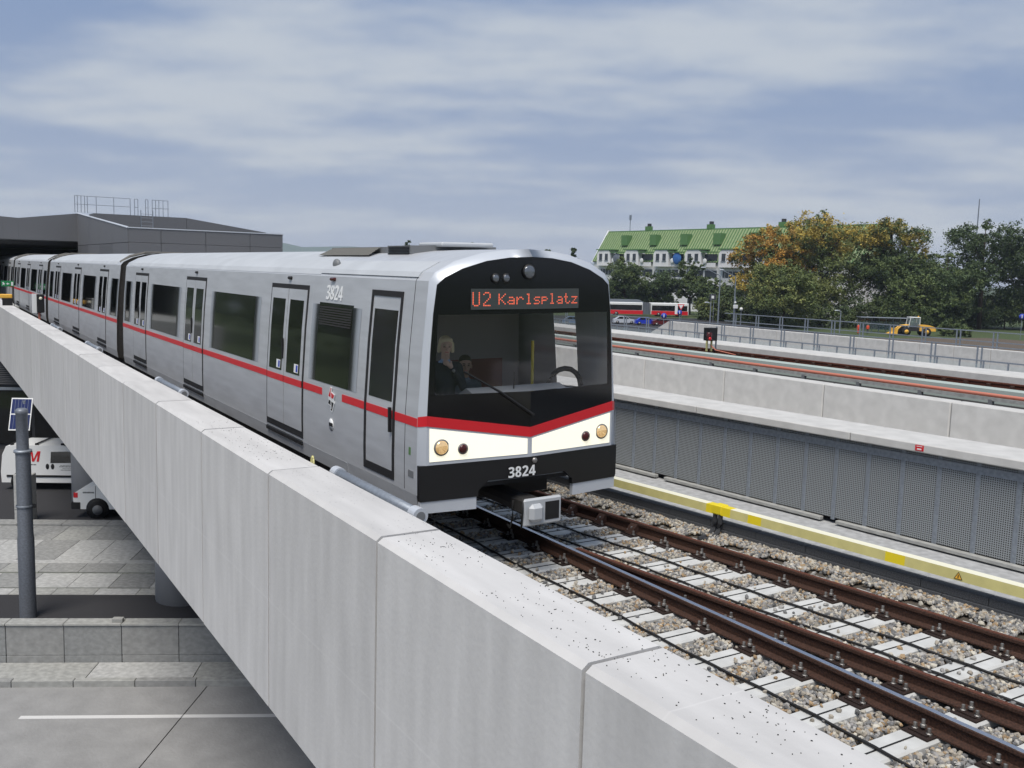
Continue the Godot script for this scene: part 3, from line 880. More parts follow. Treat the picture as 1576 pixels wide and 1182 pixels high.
func build_train() -> void:
	var ht := halftone()
	var z_front := -9.67
	var car := thing("metro_car", "silver metro car with black cab front, red stripe and two people inside", "train", Vector3(6.23, 0, z_front), "cars of the metro train")
	car.rotation.z = deg_to_rad(1.0)
	var L := -18.62
	# shell with openings for the cab windows
	var st := S()
	shell(st, 0.0, -2.1, [[-1.0, -0.72, -1.42], [1.0, -0.78, -1.30]])
	part(st, "cab_shell", M.silver, car)
	st = S(); shell(st, -2.1, L, []); part(st, "body_shell", M.silver, car)
	st = S()
	for sg in [-1.0, 1.0]: side(st, sg, 0.722, 0.925, -2.1, L, 0.003)
	part(st, "lower_skirt", M.silver, car)
	# rear wall
	st = S()
	var pts := PackedVector2Array()
	for p in PROF: pts.append(Vector2(-p.x, p.y))
	for i in range(PROF.size() - 2, -1, -1): pts.append(PROF[i])
	prism(st, pts, L, L + 0.05)
	part(st, "end_wall", M.gangway, car)
	# front frame ring around the black mask
	var ring3 := [Vector2(1.33, 0.72), Vector2(1.335, 0.93), Vector2(1.335, 1.30), Vector2(1.33, 1.87), Vector2(1.328, 1.93), Vector2(1.295, 2.6), Vector2(1.26, 3.03), Vector2(1.215, 3.36), Vector2(1.12, 3.44), Vector2(0.9, 3.545), Vector2(0.6, 3.635), Vector2(0.3, 3.678), Vector2(0.0, 3.69)]
	st = S(true)
	for sg in [-1.0, 1.0]:
		for i in ring3.size() - 1:
			var zA := func(a: float) -> float: return 0.10 * (1.0 - a / 1.43)
			var a: Vector2 = PROF[i]; var b: Vector2 = PROF[i + 1]; var c: Vector2 = ring3[i]; var d: Vector2 = ring3[i + 1]
			quad(st, Vector3(sg * a.x, a.y, 0), Vector3(sg * b.x, b.y, 0), Vector3(sg * b.x, b.y, zA.call(b.x)), Vector3(sg * a.x, a.y, zA.call(a.x)))
			if a.y < 0.9: continue
			quad(st, Vector3(sg * a.x, a.y, zA.call(a.x)), Vector3(sg * b.x, b.y, zA.call(b.x)), Vector3(sg * d.x, d.y, zf(d.x)), Vector3(sg * c.x, c.y, zf(c.x)))
	part(st, "front_frame", M.frame_silver, car)
	# black header above the windscreen and black band below it
	var top_poly := [Vector2(0, 3.02), Vector2(1.258, 3.02), Vector2(1.212, 3.355), Vector2(1.118, 3.436), Vector2(0.9, 3.54), Vector2(0.6, 3.63), Vector2(0.3, 3.673), Vector2(0, 3.685)]
	var hd := front(car, "front_header", M.mask, top_poly, 0.0, 0.03)
	var low := front(car, "windscreen_band", M.mask, [Vector2(0, 1.645), Vector2(1.326, 1.86), Vector2(1.318, 2.10), Vector2(0, 2.085)], 0.0, 0.03)
	front(car, "windscreen", M.glass, [Vector2(0, 2.085), Vector2(1.24, 2.10), Vector2(1.20, 3.02), Vector2(0, 3.02)], 0.004, 0.008)
	for sg in [-1.0, 1.0]:
		st = S()
		quad(st, Vector3(sg * 1.24, 2.09, zf(1.24)), Vector3(sg * 1.318, 2.10, zf(1.318)), Vector3(sg * 1.258, 3.02, zf(1.258)), Vector3(sg * 1.20, 3.02, zf(1.2)))
		part(st, "windscreen_pillar", M.mask, car)
	front(car, "front_stripe", M.red, [Vector2(0, 1.53), Vector2(1.335, 1.745), Vector2(1.335, 1.865), Vector2(0, 1.65)], 0.006, 0.02)
	for sg in [-1.0, 1.0]:
		st = S(); quad(st, Vector3(sg * 1.336, 1.745, zf(1.336) + 0.004), Vector3(sg * 1.336, 1.865, zf(1.336) + 0.004), Vector3(sg * 1.419, 1.85, 0.006), Vector3(sg * 1.422, 1.735, 0.006)); part(st, "corner_stripe", M.red, car)
	# illuminated lamp panels
	front(car, "front_panel", M.frame_silver, [Vector2(0, 1.28), Vector2(1.335, 1.28), Vector2(1.335, 1.745), Vector2(0, 1.53)], -0.002, 0.03)
	front(car, "lamp_panel", M.panel_lit, [Vector2(0.035, 1.325), Vector2(1.30, 1.325), Vector2(1.30, 1.715), Vector2(0.035, 1.51)], 0.004, 0.02)
	for sg in [-1.0, 1.0]:
		for l in [[1.155, 1.487, 0.098, "headlight"], [0.885, 1.452, 0.066, "tail_light"]]:
			var c := Vector3(sg * l[0], l[1], zf(l[0]))
			st = S(true); tube(st, [c + Vector3(0, 0, 0.0), c + Vector3(0, 0, 0.012)], l[2], 24); var hl := part(st, l[3], M.grey_equip, car)
			st = S(true); ball(st, c + Vector3(0, 0, 0.012), Vector3(l[2] * 0.82, l[2] * 0.82, 0.03), 10); part(st, "lens", M.lamp_lit if l[2] > 0.08 else M.red_dark, hl)
	var hz := zf(0) + 0.004
	st = S(true); tube(st, [Vector3(-0.05, 3.515, zf(0.05)), Vector3(-0.05, 3.515, zf(0.05) + 0.02)], 0.09, 24); var tl := part(st, "top_light", M.black, car)
	st = S(true); ball(st, Vector3(-0.05, 3.515, zf(0.05) + 0.018), Vector3(0.075, 0.075, 0.02), 10); part(st, "lens", M.lamp_off, tl)
	for x in [-0.34, -0.485]:
		st = S(true); tube(st, [Vector3(x, 3.437, zf(0.4)), Vector3(x, 3.437, zf(0.4) + 0.008)], 0.06, 20); var cl := part(st, "camera_port", M.black, car)
		st = S(true); ball(st, Vector3(x, 3.437, zf(0.4) + 0.008), Vector3(0.042, 0.042, 0.01), 8); part(st, "lens", M.lamp_off, cl)
	# destination display
	var ledm := mat(Color.WHITE, 0.3)
	ledm.albedo_texture = led_texture()
	ledm.emission_enabled = true; ledm.emission_texture = ledm.albedo_texture; ledm.emission = Color.BLACK; ledm.emission_energy_multiplier = 0.35
	ledm.emission_operator = BaseMaterial3D.EMISSION_OP_ADD
	var full := S()
	var A := Vector3(-0.80, 3.315, zf(0.8) + 0.008); var B := Vector3(0, 3.315, zf(0) + 0.008); var C := Vector3(0.72, 3.315, zf(0.72) + 0.008)
	var dn := Vector3(0, -0.24, 0)
	var um := 0.80 / 1.52
	for seg in [[A, B, 0.0, um], [B, C, um, 1.0]]:
		var pp := [seg[0], seg[1], seg[1] + dn, seg[0], seg[1] + dn, seg[0] + dn]
		var uu := [Vector2(seg[2], 0), Vector2(seg[3], 0), Vector2(seg[3], 1), Vector2(seg[2], 0), Vector2(seg[3], 1), Vector2(seg[2], 1)]
		for k in 6:
			full.set_uv(uu[k]); full.add_vertex(pp[k])
	var dsp := part(full, "destination_display", ledm, car)
	dsp.set_meta("label", "amber dot matrix display reading U2 Karlsplatz")
	# bumper with its notch
	var bp := [Vector2(0, 1.04), Vector2(0.55, 1.04), Vector2(0.68, 0.93), Vector2(0.68, 0.86), Vector2(1.41, 0.86), Vector2(1.425, 0.90), Vector2(1.425, 1.285), Vector2(0, 1.285)]
	var bumper := front(car, "bumper", M.bumper, bp, 0.0, 0.07)
	front(car, "front_skirt", M.frame_silver, [Vector2(0.70, 0.71), Vector2(1.41, 0.72), Vector2(1.41, 0.857), Vector2(0.70, 0.857)], -0.01, 0.06)
	var num := text_mesh("3824", 0.128, M.white)
	var nm := inst(num, "fleet_number", bumper)
	nm.transform = Transform3D(Basis.IDENTITY, Vector3(-0.115, 1.115, zf(0) + 0.008))
	st = S(true); lathe(st, [Vector2(0.035, 0), Vector2(0.035, 0.02), Vector2(0.015, 0.03), Vector2(0, 0.03)], 6, Transform3D(Basis(Vector3.RIGHT, PI / 2), Vector3(0.07, 1.235, zf(0.07)))); part(st, "socket", M.steel, bumper)
	# wiper
	st = S(); tube(st, [Vector3(0.03, 1.80, zf(0) + 0.03), Vector3(-0.42, 2.10, zf(0.42) + 0.035), Vector3(-0.88, 2.36, zf(0.88) + 0.02)], [0.018, 0.016, 0.012], 6); part(st, "wiper", M.black, car)
	# coupler
	st = S(); bev(st, Vector3(0, 0.68, 0.20), Vector3(0.26, 0.20, 0.5), 0.03); tube(st, [Vector3(0, 0.68, 0.0), Vector3(0, 0.68, -1.0)], 0.12, 10); var cp := part(st, "coupler", M.under, car)
	st = S(); bev(st, Vector3(0.0, 0.68, 0.47), Vector3(0.54, 0.33, 0.06), 0.02); part(st, "coupler_face", M.roof_white, cp)
	st = S(); bev(st, Vector3(-0.12, 0.68, 0.53), Vector3(0.20, 0.22, 0.10), 0.045); part(st, "coupler_cone", M.roof_white, cp)
	st = S(); bx(st, Vector3(0.13, 0.68, 0.502), Vector3(0.20, 0.22, 0.006)); part(st, "coupler_cup", M.black, cp)
	st = S(true)
	tube(st, [Vector3(-0.30, 0.80, 0.3), Vector3(-0.38, 0.62, 0.42), Vector3(-0.34, 0.48, 0.3), Vector3(-0.25, 0.45, 0.1)], 0.014, 6)
	tube(st, [Vector3(-0.26, 0.86, 0.46), Vector3(-0.29, 0.70, 0.5), Vector3(-0.28, 0.50, 0.46)], 0.012, 6)
	part(st, "coupler_hose", M.black, cp)
	# side features
	for sg in [-1.0, 1.0]:
		for d in [[-3.83, -5.57], [-9.73, -11.40], [-15.40, -17.06]]: door(car, sg, d[0], d[1])
		window(car, sg, -6.4, -8.95, ht)
		window(car, sg, -12.15, -14.7, ht)
		window(car, sg, -17.75, -18.2, ht)
		# equipment window with louvre
		st = S(); side(st, sg, 1.91, 3.03, -2.10, -3.35, 0.005); var ew := part(st, "equipment_window", M.dark_glass, car)
		st = S(); side(st, sg, 1.91, 3.0, -1.82, -2.10, 0.004, true); part(st, "printed_edge", ht, ew)
		st = S(); side(st, sg, 1.91, 3.0, -3.62, -3.35, 0.004, true); part(st, "printed_edge", ht, ew)
		for k in 8:
			st = S(); side(st, sg, 2.72 + k * 0.034, 2.74 + k * 0.034, -2.14, -3.31, 0.014); part(st, "louvre", M.under, ew)
		# cab door
		st = S()
		for e in [[0.99, 3.26, -0.61, -0.665], [0.99, 3.26, -1.475, -1.53], [3.19, 3.26, -0.665, -1.475], [0.99, 1.09, -0.665, -1.475]]:
			side(st, sg, e[0], e[1], e[2], e[3], 0.010)
		var cd := part(st, "cab_door", M.rubber, car)
		st = S(); side(st, sg, 1.93, 3.03, -0.74, -1.40, 0.006); part(st, "cab_door_window", M.glass if sg < 0 else M.clear, cd)
		st = S(); bx(st, Vector3(sg * (hw(1.75) + 0.03), 1.72, -0.70), Vector3(0.03, 0.3, 0.04)); part(st, "handle", M.black, cd)
	stripes(car, [[-0.01, -2.30], [-3.05, -3.83], [-5.57, -9.73], [-11.40, -15.40], [-17.06, -18.60]])
	# panel seams on the cab corner
	st = S(); side(st, -1.0, 0.95, 3.44, -0.32, -0.328, 0.003); side(st, -1.0, 3.437, 3.445, -0.32, -3.4, 0.003); part(st, "panel_seam", M.black, car)
	st = S(); side(st, -1.0, 1.12, 1.20, -0.08, -0.22, 0.004); part(st, "vent", M.grey_equip, car)
	st = S(); side(st, -1.0, 1.38, 1.47, -0.16, -0.21, 0.004); part(st, "green_badge", M.roof_green2, car)
	# logo between the stripe ends
	var lg := S()
	var lt := Transform3D(Basis(Vector3(0, 0, 1), Vector3(0, 1, 0), Vector3(-1, 0, 0)), Vector3(-1.424, 1.73, -2.67))
	prism(lg, PackedVector2Array([Vector2(-0.12, 0.02), Vector2(-0.02, 0.16), Vector2(0.03, 0.15), Vector2(0.02, 0.09), Vector2(0.13, 0.06), Vector2(0.10, -0.02), Vector2(0.12, -0.06), Vector2(0.03, -0.20), Vector2(-0.04, -0.18), Vector2(-0.02, -0.12), Vector2(-0.13, -0.10), Vector2(-0.10, -0.03)]), 0.0, 0.006, lt)
	var logo := part(lg, "logo", M.white, car)
	lg = S(); prism(lg, PackedVector2Array([Vector2(-0.10, 0.02), Vector2(-0.01, 0.14), Vector2(0.01, 0.135), Vector2(0.0, 0.08), Vector2(0.11, 0.05), Vector2(0.08, 0.0)]), 0.006, 0.009, lt); part(lg, "logo_upper", M.red, logo)
	lg = S(); prism(lg, PackedVector2Array([Vector2(0.09, -0.06), Vector2(0.02, -0.175), Vector2(-0.02, -0.165), Vector2(0.0, -0.10), Vector2(-0.11, -0.085), Vector2(-0.08, -0.03)]), 0.006, 0.009, lt); part(lg, "logo_lower", M.dark_glass, logo)
	lg = S(); prism(lg, PackedVector2Array([Vector2(-0.012, -0.15), Vector2(0.012, -0.15), Vector2(0.006, 0.12), Vector2(-0.006, 0.12)]), 0.009, 0.011, lt); part(lg, "logo_star", M.white, logo)
	lg = S(true); lathe(lg, [Vector2(0.085, 0), Vector2(0.085, 0.006), Vector2(0, 0.006)], 20, Transform3D(Basis(Vector3(0, 0, 1), PI / 2), Vector3(-1.432, 1.36, -2.67))); var bd := part(lg, "round_badge", M.white, car)
	lg = S(); side(lg, -1.0, 1.335, 1.385, -2.60, -2.74, 0.012); part(lg, "badge_print", M.black, bd)
	var sn := inst(text_mesh("3824", 0.20, M.white), "fleet_number", car)
	sn.transform = Transform3D(Basis(Vector3(0, 0, 1), Vector3(0.13, 0.99, 0), Vector3(-0.99, 0.13, 0)), Vector3(-hw(3.18) - 0.006, 3.17, -2.83))
	st = S(); bev(st, Vector3(-1.285, 3.36, -2.9), Vector3(0.07, 0.05, 0.15), 0.015); part(st, "side_lamp", M.red_dark, car)
	st = S(true); ball(st, Vector3(-1.10, 3.565, -3.25), Vector3(0.05, 0.08, 0.10), 8); part(st, "roof_badge", M.grey_equip, car)
	# roof fairing and equipment
	st = S(); box(st, -0.55, 0.55, 3.70, 3.82, -4.85, -2.75); var u1 := part(st, "roof_unit", M.grey_equip, car)
	st = S()
	uvquad(st, Vector3(-0.56, 3.815, -4.75), Vector3(-0.56, 3.815, -2.95), Vector3(-0.78, 3.70, -2.85), Vector3(-0.78, 3.70, -4.85), 30, 4)
	part(st, "roof_grille", M.roof_mesh, u1)
	st = S(); box(st, -0.65, 0.65, 3.66, 3.83, -2.5, -1.75); var u2 := part(st, "roof_unit", M.grey_equip, car)
	st = S()
	for k in 6: box(st, -0.665, -0.65, 3.70 + k * 0.021, 3.71 + k * 0.021, -2.45, -1.8)
	part(st, "louvre", M.black, u2)
	st = S(); bev(st, Vector3(0.1, 3.85, -1.9), Vector3(0.8, 0.06, 0.7), 0.02); part(st, "roof_lid", M.roof_white, u2)
	for sg in [-1.0, 1.0]:
		st = S(); side(st, sg, 3.44, 3.62, -0.3, -3.45, 0.02); part(st, "roof_fairing", M.roof_white, car)
	st = S()
	for sg in [-1.0, 1.0]: side(st, sg, 3.42, 3.778, -3.46, L + 0.5, 0.006)
	part(st, "roof_skin", M.roof_white, car)
	under_gear(car, -1.2, L + 0.2)
	build_cab(car)
	# following cars
	var mid := thing("metro_car", "silver metro car coupled directly behind the cab car", "train", Vector3(6.23, 0, z_front - 19.3), "cars of the metro train")
	var LM := -18.0
	st = S(); shell(st, -0.45, LM + 0.15, []); part(st, "body_shell", M.silver, mid)
	st = S()
	for sg in [-1.0, 1.0]: side(st, sg, 0.722, 0.925, -0.46, LM + 0.16, 0.003)
	part(st, "lower_skirt", M.silver, mid)
	st = S()
	for sg in [-1.0, 1.0]: side(st, sg, 3.42, 3.778, -1.2, LM + 1.2, 0.006)
	part(st, "roof_skin", M.roof_white, mid)
	for zz in [-0.45, LM + 0.15]:
		st = S(); prism(st, pts, zz - 0.02, zz + 0.02); part(st, "end_wall", M.gangway, mid)
	# gangway bellows in front of this car
	st = S()
	for k in 14:
		var g := PackedVector2Array()
		for p in pts: g.append(Vector2(p.x * (0.93 if k % 2 else 0.965), 0.7 + (p.y - 0.7) * (0.95 if k % 2 else 0.98)))
		prism(st, g, 0.62 - k * 0.078 - 0.05, 0.62 - k * 0.078)
	part(st, "gangway_bellows", M.gangway, mid)
	for zz in [-0.85, LM + 0.85]:
		st = S()
		tube(st, [Vector3(-1.22, 3.48, zz), Vector3(-0.95, 3.66, zz), Vector3(-0.5, 3.78, zz), Vector3(0.5, 3.78, zz), Vector3(0.95, 3.66, zz), Vector3(1.22, 3.48, zz)], 0.05, 6)
		part(st, "roof_hoop", M.mesh_brown, mid)
		st = S(); bev(st, Vector3(0, 3.78, zz), Vector3(1.1, 0.08, 0.35), 0.02); part(st, "roof_box", M.mesh_brown, mid)
	for sg in [-1.0, 1.0]:
		for dz in [-3.2, -9.0, -14.8]: door(mid, sg, dz + 0.84, dz - 0.84)
		for w in [[-0.75, -1.55], [-4.9, -7.3], [-10.7, -13.1], [-16.4, -17.25]]: window(mid, sg, w[0], w[1], ht)
	stripes(mid, [[-0.46, -2.36], [-4.04, -8.16], [-9.84, -13.96], [-15.64, -17.84]])
	under_gear(mid, -0.3, LM + 0.3)
	var labs := ["silver metro car second behind the cab car", "silver metro car third behind the cab car, half under the station roof", "silver metro car inside the dark station"]
	for i in 3:
		var c := mid.duplicate()
		c.name = numbered("metro_car")
		add_child(c)
		c.position = Vector3(6.23, 0, z_front - 19.3 - 18.3 * (i + 1))
		c.set_meta("label", labs[i])

func zf(a: float) -> float: return 0.19 - 0.09 * absf(a)

# half polygon mirrored to both sides of the cab front, with thickness
func front(car: Node3D, called: String, m: Material, half: Array, off: float, th: float) -> MeshInstance3D:
	var st := S()
	for sg in [-1.0, 1.0]:
		var poly := PackedVector2Array()
		for p in half: poly.append(p)
		var idx := Geometry2D.triangulate_polygon(poly)
		for i in range(0, idx.size(), 3):
			var v := []
			for k in 3:
				var p := poly[idx[i + k]]
				v.append(Vector3(sg * p.x, p.y, zf(p.x) + off))
			if sg > 0: tri(st, v[0], v[2], v[1])
			else: tri(st, v[0], v[1], v[2])
		for i in poly.size():
			var p := poly[i]; var q := poly[(i + 1) % poly.size()]
			if p.x < 0.001 and q.x < 0.001: continue
			var a := Vector3(sg * p.x, p.y, zf(p.x) + off); var b := Vector3(sg * q.x, q.y, zf(q.x) + off)
			quad(st, a, b, b - Vector3(0, 0, th), a - Vector3(0, 0, th))
	return part(st, called, m, car)

func text_mesh(s: String, h: float, m: Material) -> TextMesh:
	var f := SystemFont.new()
	f.font_names = PackedStringArray(["Droid Sans"])
	f.font_weight = 600
	var t := TextMesh.new()
	t.text = s; t.font = f; t.font_size = 64
	t.pixel_size = h / 46.0
	t.depth = 0.004
	t.material = m
	return t

func build_cab(car: Node3D) -> void:
	var st := S()
	box(st, -1.30, 1.30, 0.95, 1.0, 0.05, -2.1); part(st, "cab_floor", M.under, car)
	st = S(); box(st, -1.24, 1.24, 1.0, 3.28, -2.06, -2.09)
	var w := part(st, "cab_bulkhead", M.cab_wall, car)
	st = S(); box(st, -0.15, 0.95, 1.0, 2.25, -2.04, -2.058); part(st, "bulkhead_panel", M.cab_maroon, w)
	st = S(); box(st, -1.25, 1.25, 3.28, 3.32, 0.02, -2.1); part(st, "cab_ceiling", M.cab_wall, car)
	st = S(); prism(st, PackedVector2Array([Vector2(0.05, 1.0), Vector2(0.05, 2.0), Vector2(-0.30, 2.10), Vector2(-0.60, 1.95), Vector2(-0.60, 1.0)]), -0.75, 0.62, Transform3D(Basis(Vector3(0, 0, 1), Vector3(0, 1, 0), Vector3(-1, 0, 0)), Vector3.ZERO)); var ds := part(st, "driver_desk", M.dash, car)
	st = S(); tube(st, [Vector3(0.0, 2.05, -0.2), Vector3(0.02, 2.28, -0.22)], 0.008, 6); part(st, "microphone", M.black, ds)
	st = S(); tube(st, [Vector3(1.02, 1.0, -1.35), Vector3(1.02, 2.55, -1.35)], 0.022, 8); part(st, "grab_pole", M.yellow, car)
	st = S(); tube(st, [Vector3(-0.42, 2.25, -1.95), Vector3(-0.42, 3.2, -1.95)], 0.018, 6); tube(st, [Vector3(-0.38, 2.25, -1.95), Vector3(-0.38, 3.2, -1.95)], 0.012, 6); part(st, "door_edge", M.steel, car)
	# seat by the right hand window
	st = S(true)
	var arch := []
	for k in 9:
		var a := PI * k / 8.0
		arch.append(Vector3(0.92 + 0.26 * cos(a), 2.02 + 0.24 * sin(a), -0.42))
	tube(st, arch, 0.035, 8); var seat := part(st, "seat_frame", M.rubber, car)
	st = S(); bev(st, Vector3(0.92, 1.92, -0.45), Vector3(0.5, 0.18, 0.3), 0.05); part(st, "seat_cushion", M.rubber, seat)
	for h in [[-0.15, -0.65]]:
		st = S(); bev(st, Vector3(h[0] - 0.05, 1.75, -1.45), Vector3(0.5, 0.7, 0.12), 0.04); part(st, "seat_back", M.rubber, car)

# ---------------------------------------------------------------- people
func seg_d(p: Vector3, b: Array) -> float:
	var a: Vector3 = b[0]; var ab: Vector3 = b[1] - a
	var t := clampf((p - a).dot(ab) / maxf(ab.length_squared(), 1e-9), 0, 1)
	return (p - a - ab * t).length() - lerpf(b[2], b[3], t)

func field(p: Vector3, bones: Array, k: float) -> float:
	var d := 9.0
	for b in bones:
		var e := seg_d(p, b)
		var h := clampf(0.5 + 0.5 * (d - e) / k, 0, 1)
		d = lerpf(d, e, h) - k * h * (1.0 - h)
	return d

func nets(st: SurfaceTool, bones: Array, cell: float, k: float, colour: Callable) -> void:
	var lo := Vector3.ONE * 99; var hi := Vector3.ONE * -99
	for b in bones:
		for i in 2:
			var r: float = maxf(b[2], b[3]) + cell * 2 + k * 0.3
			lo = lo.min(b[i] - Vector3.ONE * r); hi = hi.max(b[i] + Vector3.ONE * r)
	var n := Vector3i(((hi - lo) / cell).ceil()) + Vector3i.ONE
	var v := PackedFloat32Array(); v.resize(n.x * n.y * n.z)
	for z in n.z:
		for y in n.y:
			for x in n.x:
				v[x + n.x * (y + n.y * z)] = field(lo + Vector3(x, y, z) * cell, bones, k)
	var verts := {}
	var off := [Vector3i(0, 0, 0), Vector3i(1, 0, 0), Vector3i(0, 1, 0), Vector3i(1, 1, 0), Vector3i(0, 0, 1), Vector3i(1, 0, 1), Vector3i(0, 1, 1), Vector3i(1, 1, 1)]
	var edges := [[0, 1], [2, 3], [4, 5], [6, 7], [0, 2], [1, 3], [4, 6], [5, 7], [0, 4], [1, 5], [2, 6], [3, 7]]
	var at := func(i: Vector3i) -> float: return v[i.x + n.x * (i.y + n.y * i.z)]
	for z in n.z - 1:
		for y in n.y - 1:
			for x in n.x - 1:
				var i0 := x + n.x * (y + n.y * z)
				var a := v[i0]
				if absf(a) > cell * 2.2: continue
				var c := Vector3i(x, y, z)
				var s := Vector3.ZERO; var cnt := 0
				for e in edges:
					var p: Vector3i = c + off[e[0]]; var q: Vector3i = c + off[e[1]]
					var f0: float = at.call(p); var f1: float = at.call(q)
					if (f0 < 0) != (f1 < 0):
						s += Vector3(p).lerp(Vector3(q), f0 / (f0 - f1)); cnt += 1
				if cnt > 0: verts[c] = lo + s / cnt * cell
	for c in verts:
		for ax in 3:
			var d := Vector3i.ZERO; d[ax] = 1
			var f0: float = at.call(c); var f1: float = at.call(c + d)
			if (f0 < 0) == (f1 < 0): continue
			var u := Vector3i.ZERO; u[(ax + 1) % 3] = 1
			var w := Vector3i.ZERO; w[(ax + 2) % 3] = 1
			if not (verts.has(c - u) and verts.has(c - w) and verts.has(c - u - w)): continue
			var P := [verts[c], verts[c - u], verts[c - u - w], verts[c - w]]
			if f0 < 0: P.reverse()
			for q in [0, 1, 2, 0, 2, 3]:
				st.set_color(colour.call(P[q])); st.add_vertex(P[q])

# upright upper body with one hand at the collar (or both low); local origin at the seat
func person_upper(who: String, label: String, at: Vector3, turn: float, hand_up: bool, cloth: Color, collar: Color, skin: Color, hair: Color) -> void:
	var t := thing(who, label, "person", at, "", turn)
	var st := S(true)
	var N := Vector3(0, 0.50, 0)                      # base of the neck
	var torso := [[Vector3(0, 0.0, 0), Vector3(0, 0.22, 0), 0.14, 0.13], [Vector3(-0.07, 0.30, 0), Vector3(0.07, 0.30, 0), 0.125, 0.125], [Vector3(-0.14, 0.43, 0), Vector3(0.14, 0.43, 0), 0.07, 0.07], [Vector3(0, 0.45, 0), Vector3(0, 0.57, 0.01), 0.055, 0.05],
		[Vector3(-0.10, -0.02, 0.05), Vector3(-0.13, -0.02, 0.42), 0.09, 0.07], [Vector3(0.10, -0.02, 0.05), Vector3(0.13, -0.02, 0.42), 0.09, 0.07], [Vector3(-0.13, -0.03, 0.42), Vector3(-0.13, -0.44, 0.44), 0.065, 0.05], [Vector3(0.13, -0.03, 0.42), Vector3(0.13, -0.44, 0.44), 0.065, 0.05], [Vector3(-0.13, -0.46, 0.44), Vector3(-0.13, -0.46, 0.58), 0.045, 0.035], [Vector3(0.13, -0.46, 0.44), Vector3(0.13, -0.46, 0.58), 0.045, 0.035],
		[Vector3(-0.17, 0.41, 0), Vector3(-0.23, 0.15, 0.05), 0.055, 0.045], [Vector3(-0.23, 0.15, 0.05), Vector3(-0.15, 0.08, 0.27), 0.043, 0.03]]
	var hand := Vector3(0.10, 0.06, 0.30)
	if hand_up:
		torso.append([Vector3(0.17, 0.41, 0), Vector3(0.22, 0.18, 0.10), 0.055, 0.045])
		torso.append([Vector3(0.22, 0.18, 0.10), Vector3(0.07, 0.41, 0.17), 0.043, 0.03])
		hand = Vector3(0.04, 0.45, 0.17)
	else:
		torso.append([Vector3(0.17, 0.41, 0), Vector3(0.23, 0.15, 0.05), 0.055, 0.045])
		torso.append([Vector3(0.23, 0.15, 0.05), Vector3(0.15, 0.08, 0.27), 0.043, 0.03])
		hand = Vector3(0.14, 0.075, 0.30)
	var cf := func(p: Vector3) -> Color:
		if p.y > 0.54: return skin
		if p.y > 0.485 and absf(p.x) < 0.085: return collar
		if p.y < -0.44: return Color(0.03, 0.03, 0.03)
		return cloth
	nets(st, torso, 0.014, 0.04, cf)
	# head: skull, jaw, nose, brow, lips, ears; eyes at half height
	var H := Vector3(0, 0.68, 0.03)
	var head := [[H + Vector3(0, 0.035, -0.015), H + Vector3(0, 0.03, 0.015), 0.082, 0.078], [H + Vector3(0, -0.03, 0.02), H + Vector3(0, -0.075, 0.045), 0.062, 0.036], [H + Vector3(0, 0.01, 0.085), H + Vector3(0, -0.025, 0.104), 0.009, 0.015], [H + Vector3(-0.035, 0.03, 0.078), H + Vector3(0.035, 0.03, 0.078), 0.012, 0.012], [H + Vector3(-0.018, -0.058, 0.078), H + Vector3(0.018, -0.058, 0.078), 0.009, 0.009], [H + Vector3(-0.08, 0.0, 0.0), H + Vector3(-0.084, -0.03, 0.0), 0.014, 0.01], [H + Vector3(0.08, 0.0, 0.0), H + Vector3(0.084, -0.03, 0.0), 0.014, 0.01], [H + Vector3(0, -0.06, 0), H + Vector3(0, -0.14, -0.02), 0.05, 0.052]]
	var hf := func(p: Vector3) -> Color:
		var q := p - H
		if q.z > 0.05 and absf(absf(q.x) - 0.031) < 0.013 and absf(q.y - 0.008) < 0.006: return Color(0.05, 0.04, 0.035)
		if q.z > 0.06 and absf(absf(q.x) - 0.032) < 0.018 and absf(q.y - 0.031) < 0.004: return hair * 0.5
		if q.z > 0.06 and absf(q.x) < 0.023 and absf(q.y + 0.059) < 0.007: return Color(0.45, 0.17, 0.15)
		return skin
	nets(st, head, 0.006, 0.02, hf)
	# hands: palm, four fingers, thumb
	for sgn in [-1.0, 1.0]:
		var h := hand if sgn > 0 else Vector3(-0.14, 0.075, 0.30)
		var up: bool = hand_up and sgn > 0
		var f := Vector3(-0.75, 0.6, 0.1).normalized() if up else Vector3(0.1 * -sgn, -0.15, 1).normalized()
		var s := Vector3(0.5, 0.6, 0.3).normalized() if up else Vector3(sgn, 0, 0)
		s = (s - f * s.dot(f)).normalized()
		var curl: Vector3 = f.cross(s) * (1.0 if up else -sgn)
		if not up and curl.y > 0: curl = -curl
		var hb := [[h, h + f * 0.05, 0.03, 0.026]]
		for q in 4:
			var o := s * (0.027 - q * 0.018)
			var ln: float = [0.030, 0.036, 0.033, 0.025][q]
			var k0: Vector3 = h + f * 0.06 + o
			hb.append([k0, k0 + f * ln, 0.0095, 0.009])
			hb.append([k0 + f * ln, k0 + f * ln * 1.6 + curl * 0.02, 0.009, 0.0075])
		hb.append([h + s * 0.025 + f * 0.01, h + s * 0.05 + f * 0.045 + curl * 0.01, 0.012, 0.0095])
		nets(st, hb, 0.0055, 0.008, func(_p: Vector3) -> Color: return skin)
	part(st, "body", M.vertex, t)
	var hs := S(true)
	var long_ := hair.r > 0.3
	var hbones := [[H + Vector3(0, 0.055, -0.03), H + Vector3(0, 0.06, 0.0), 0.088, 0.078], [H + Vector3(0, 0.0, -0.045), H + Vector3(0, -0.03, -0.05), 0.078, 0.06]]
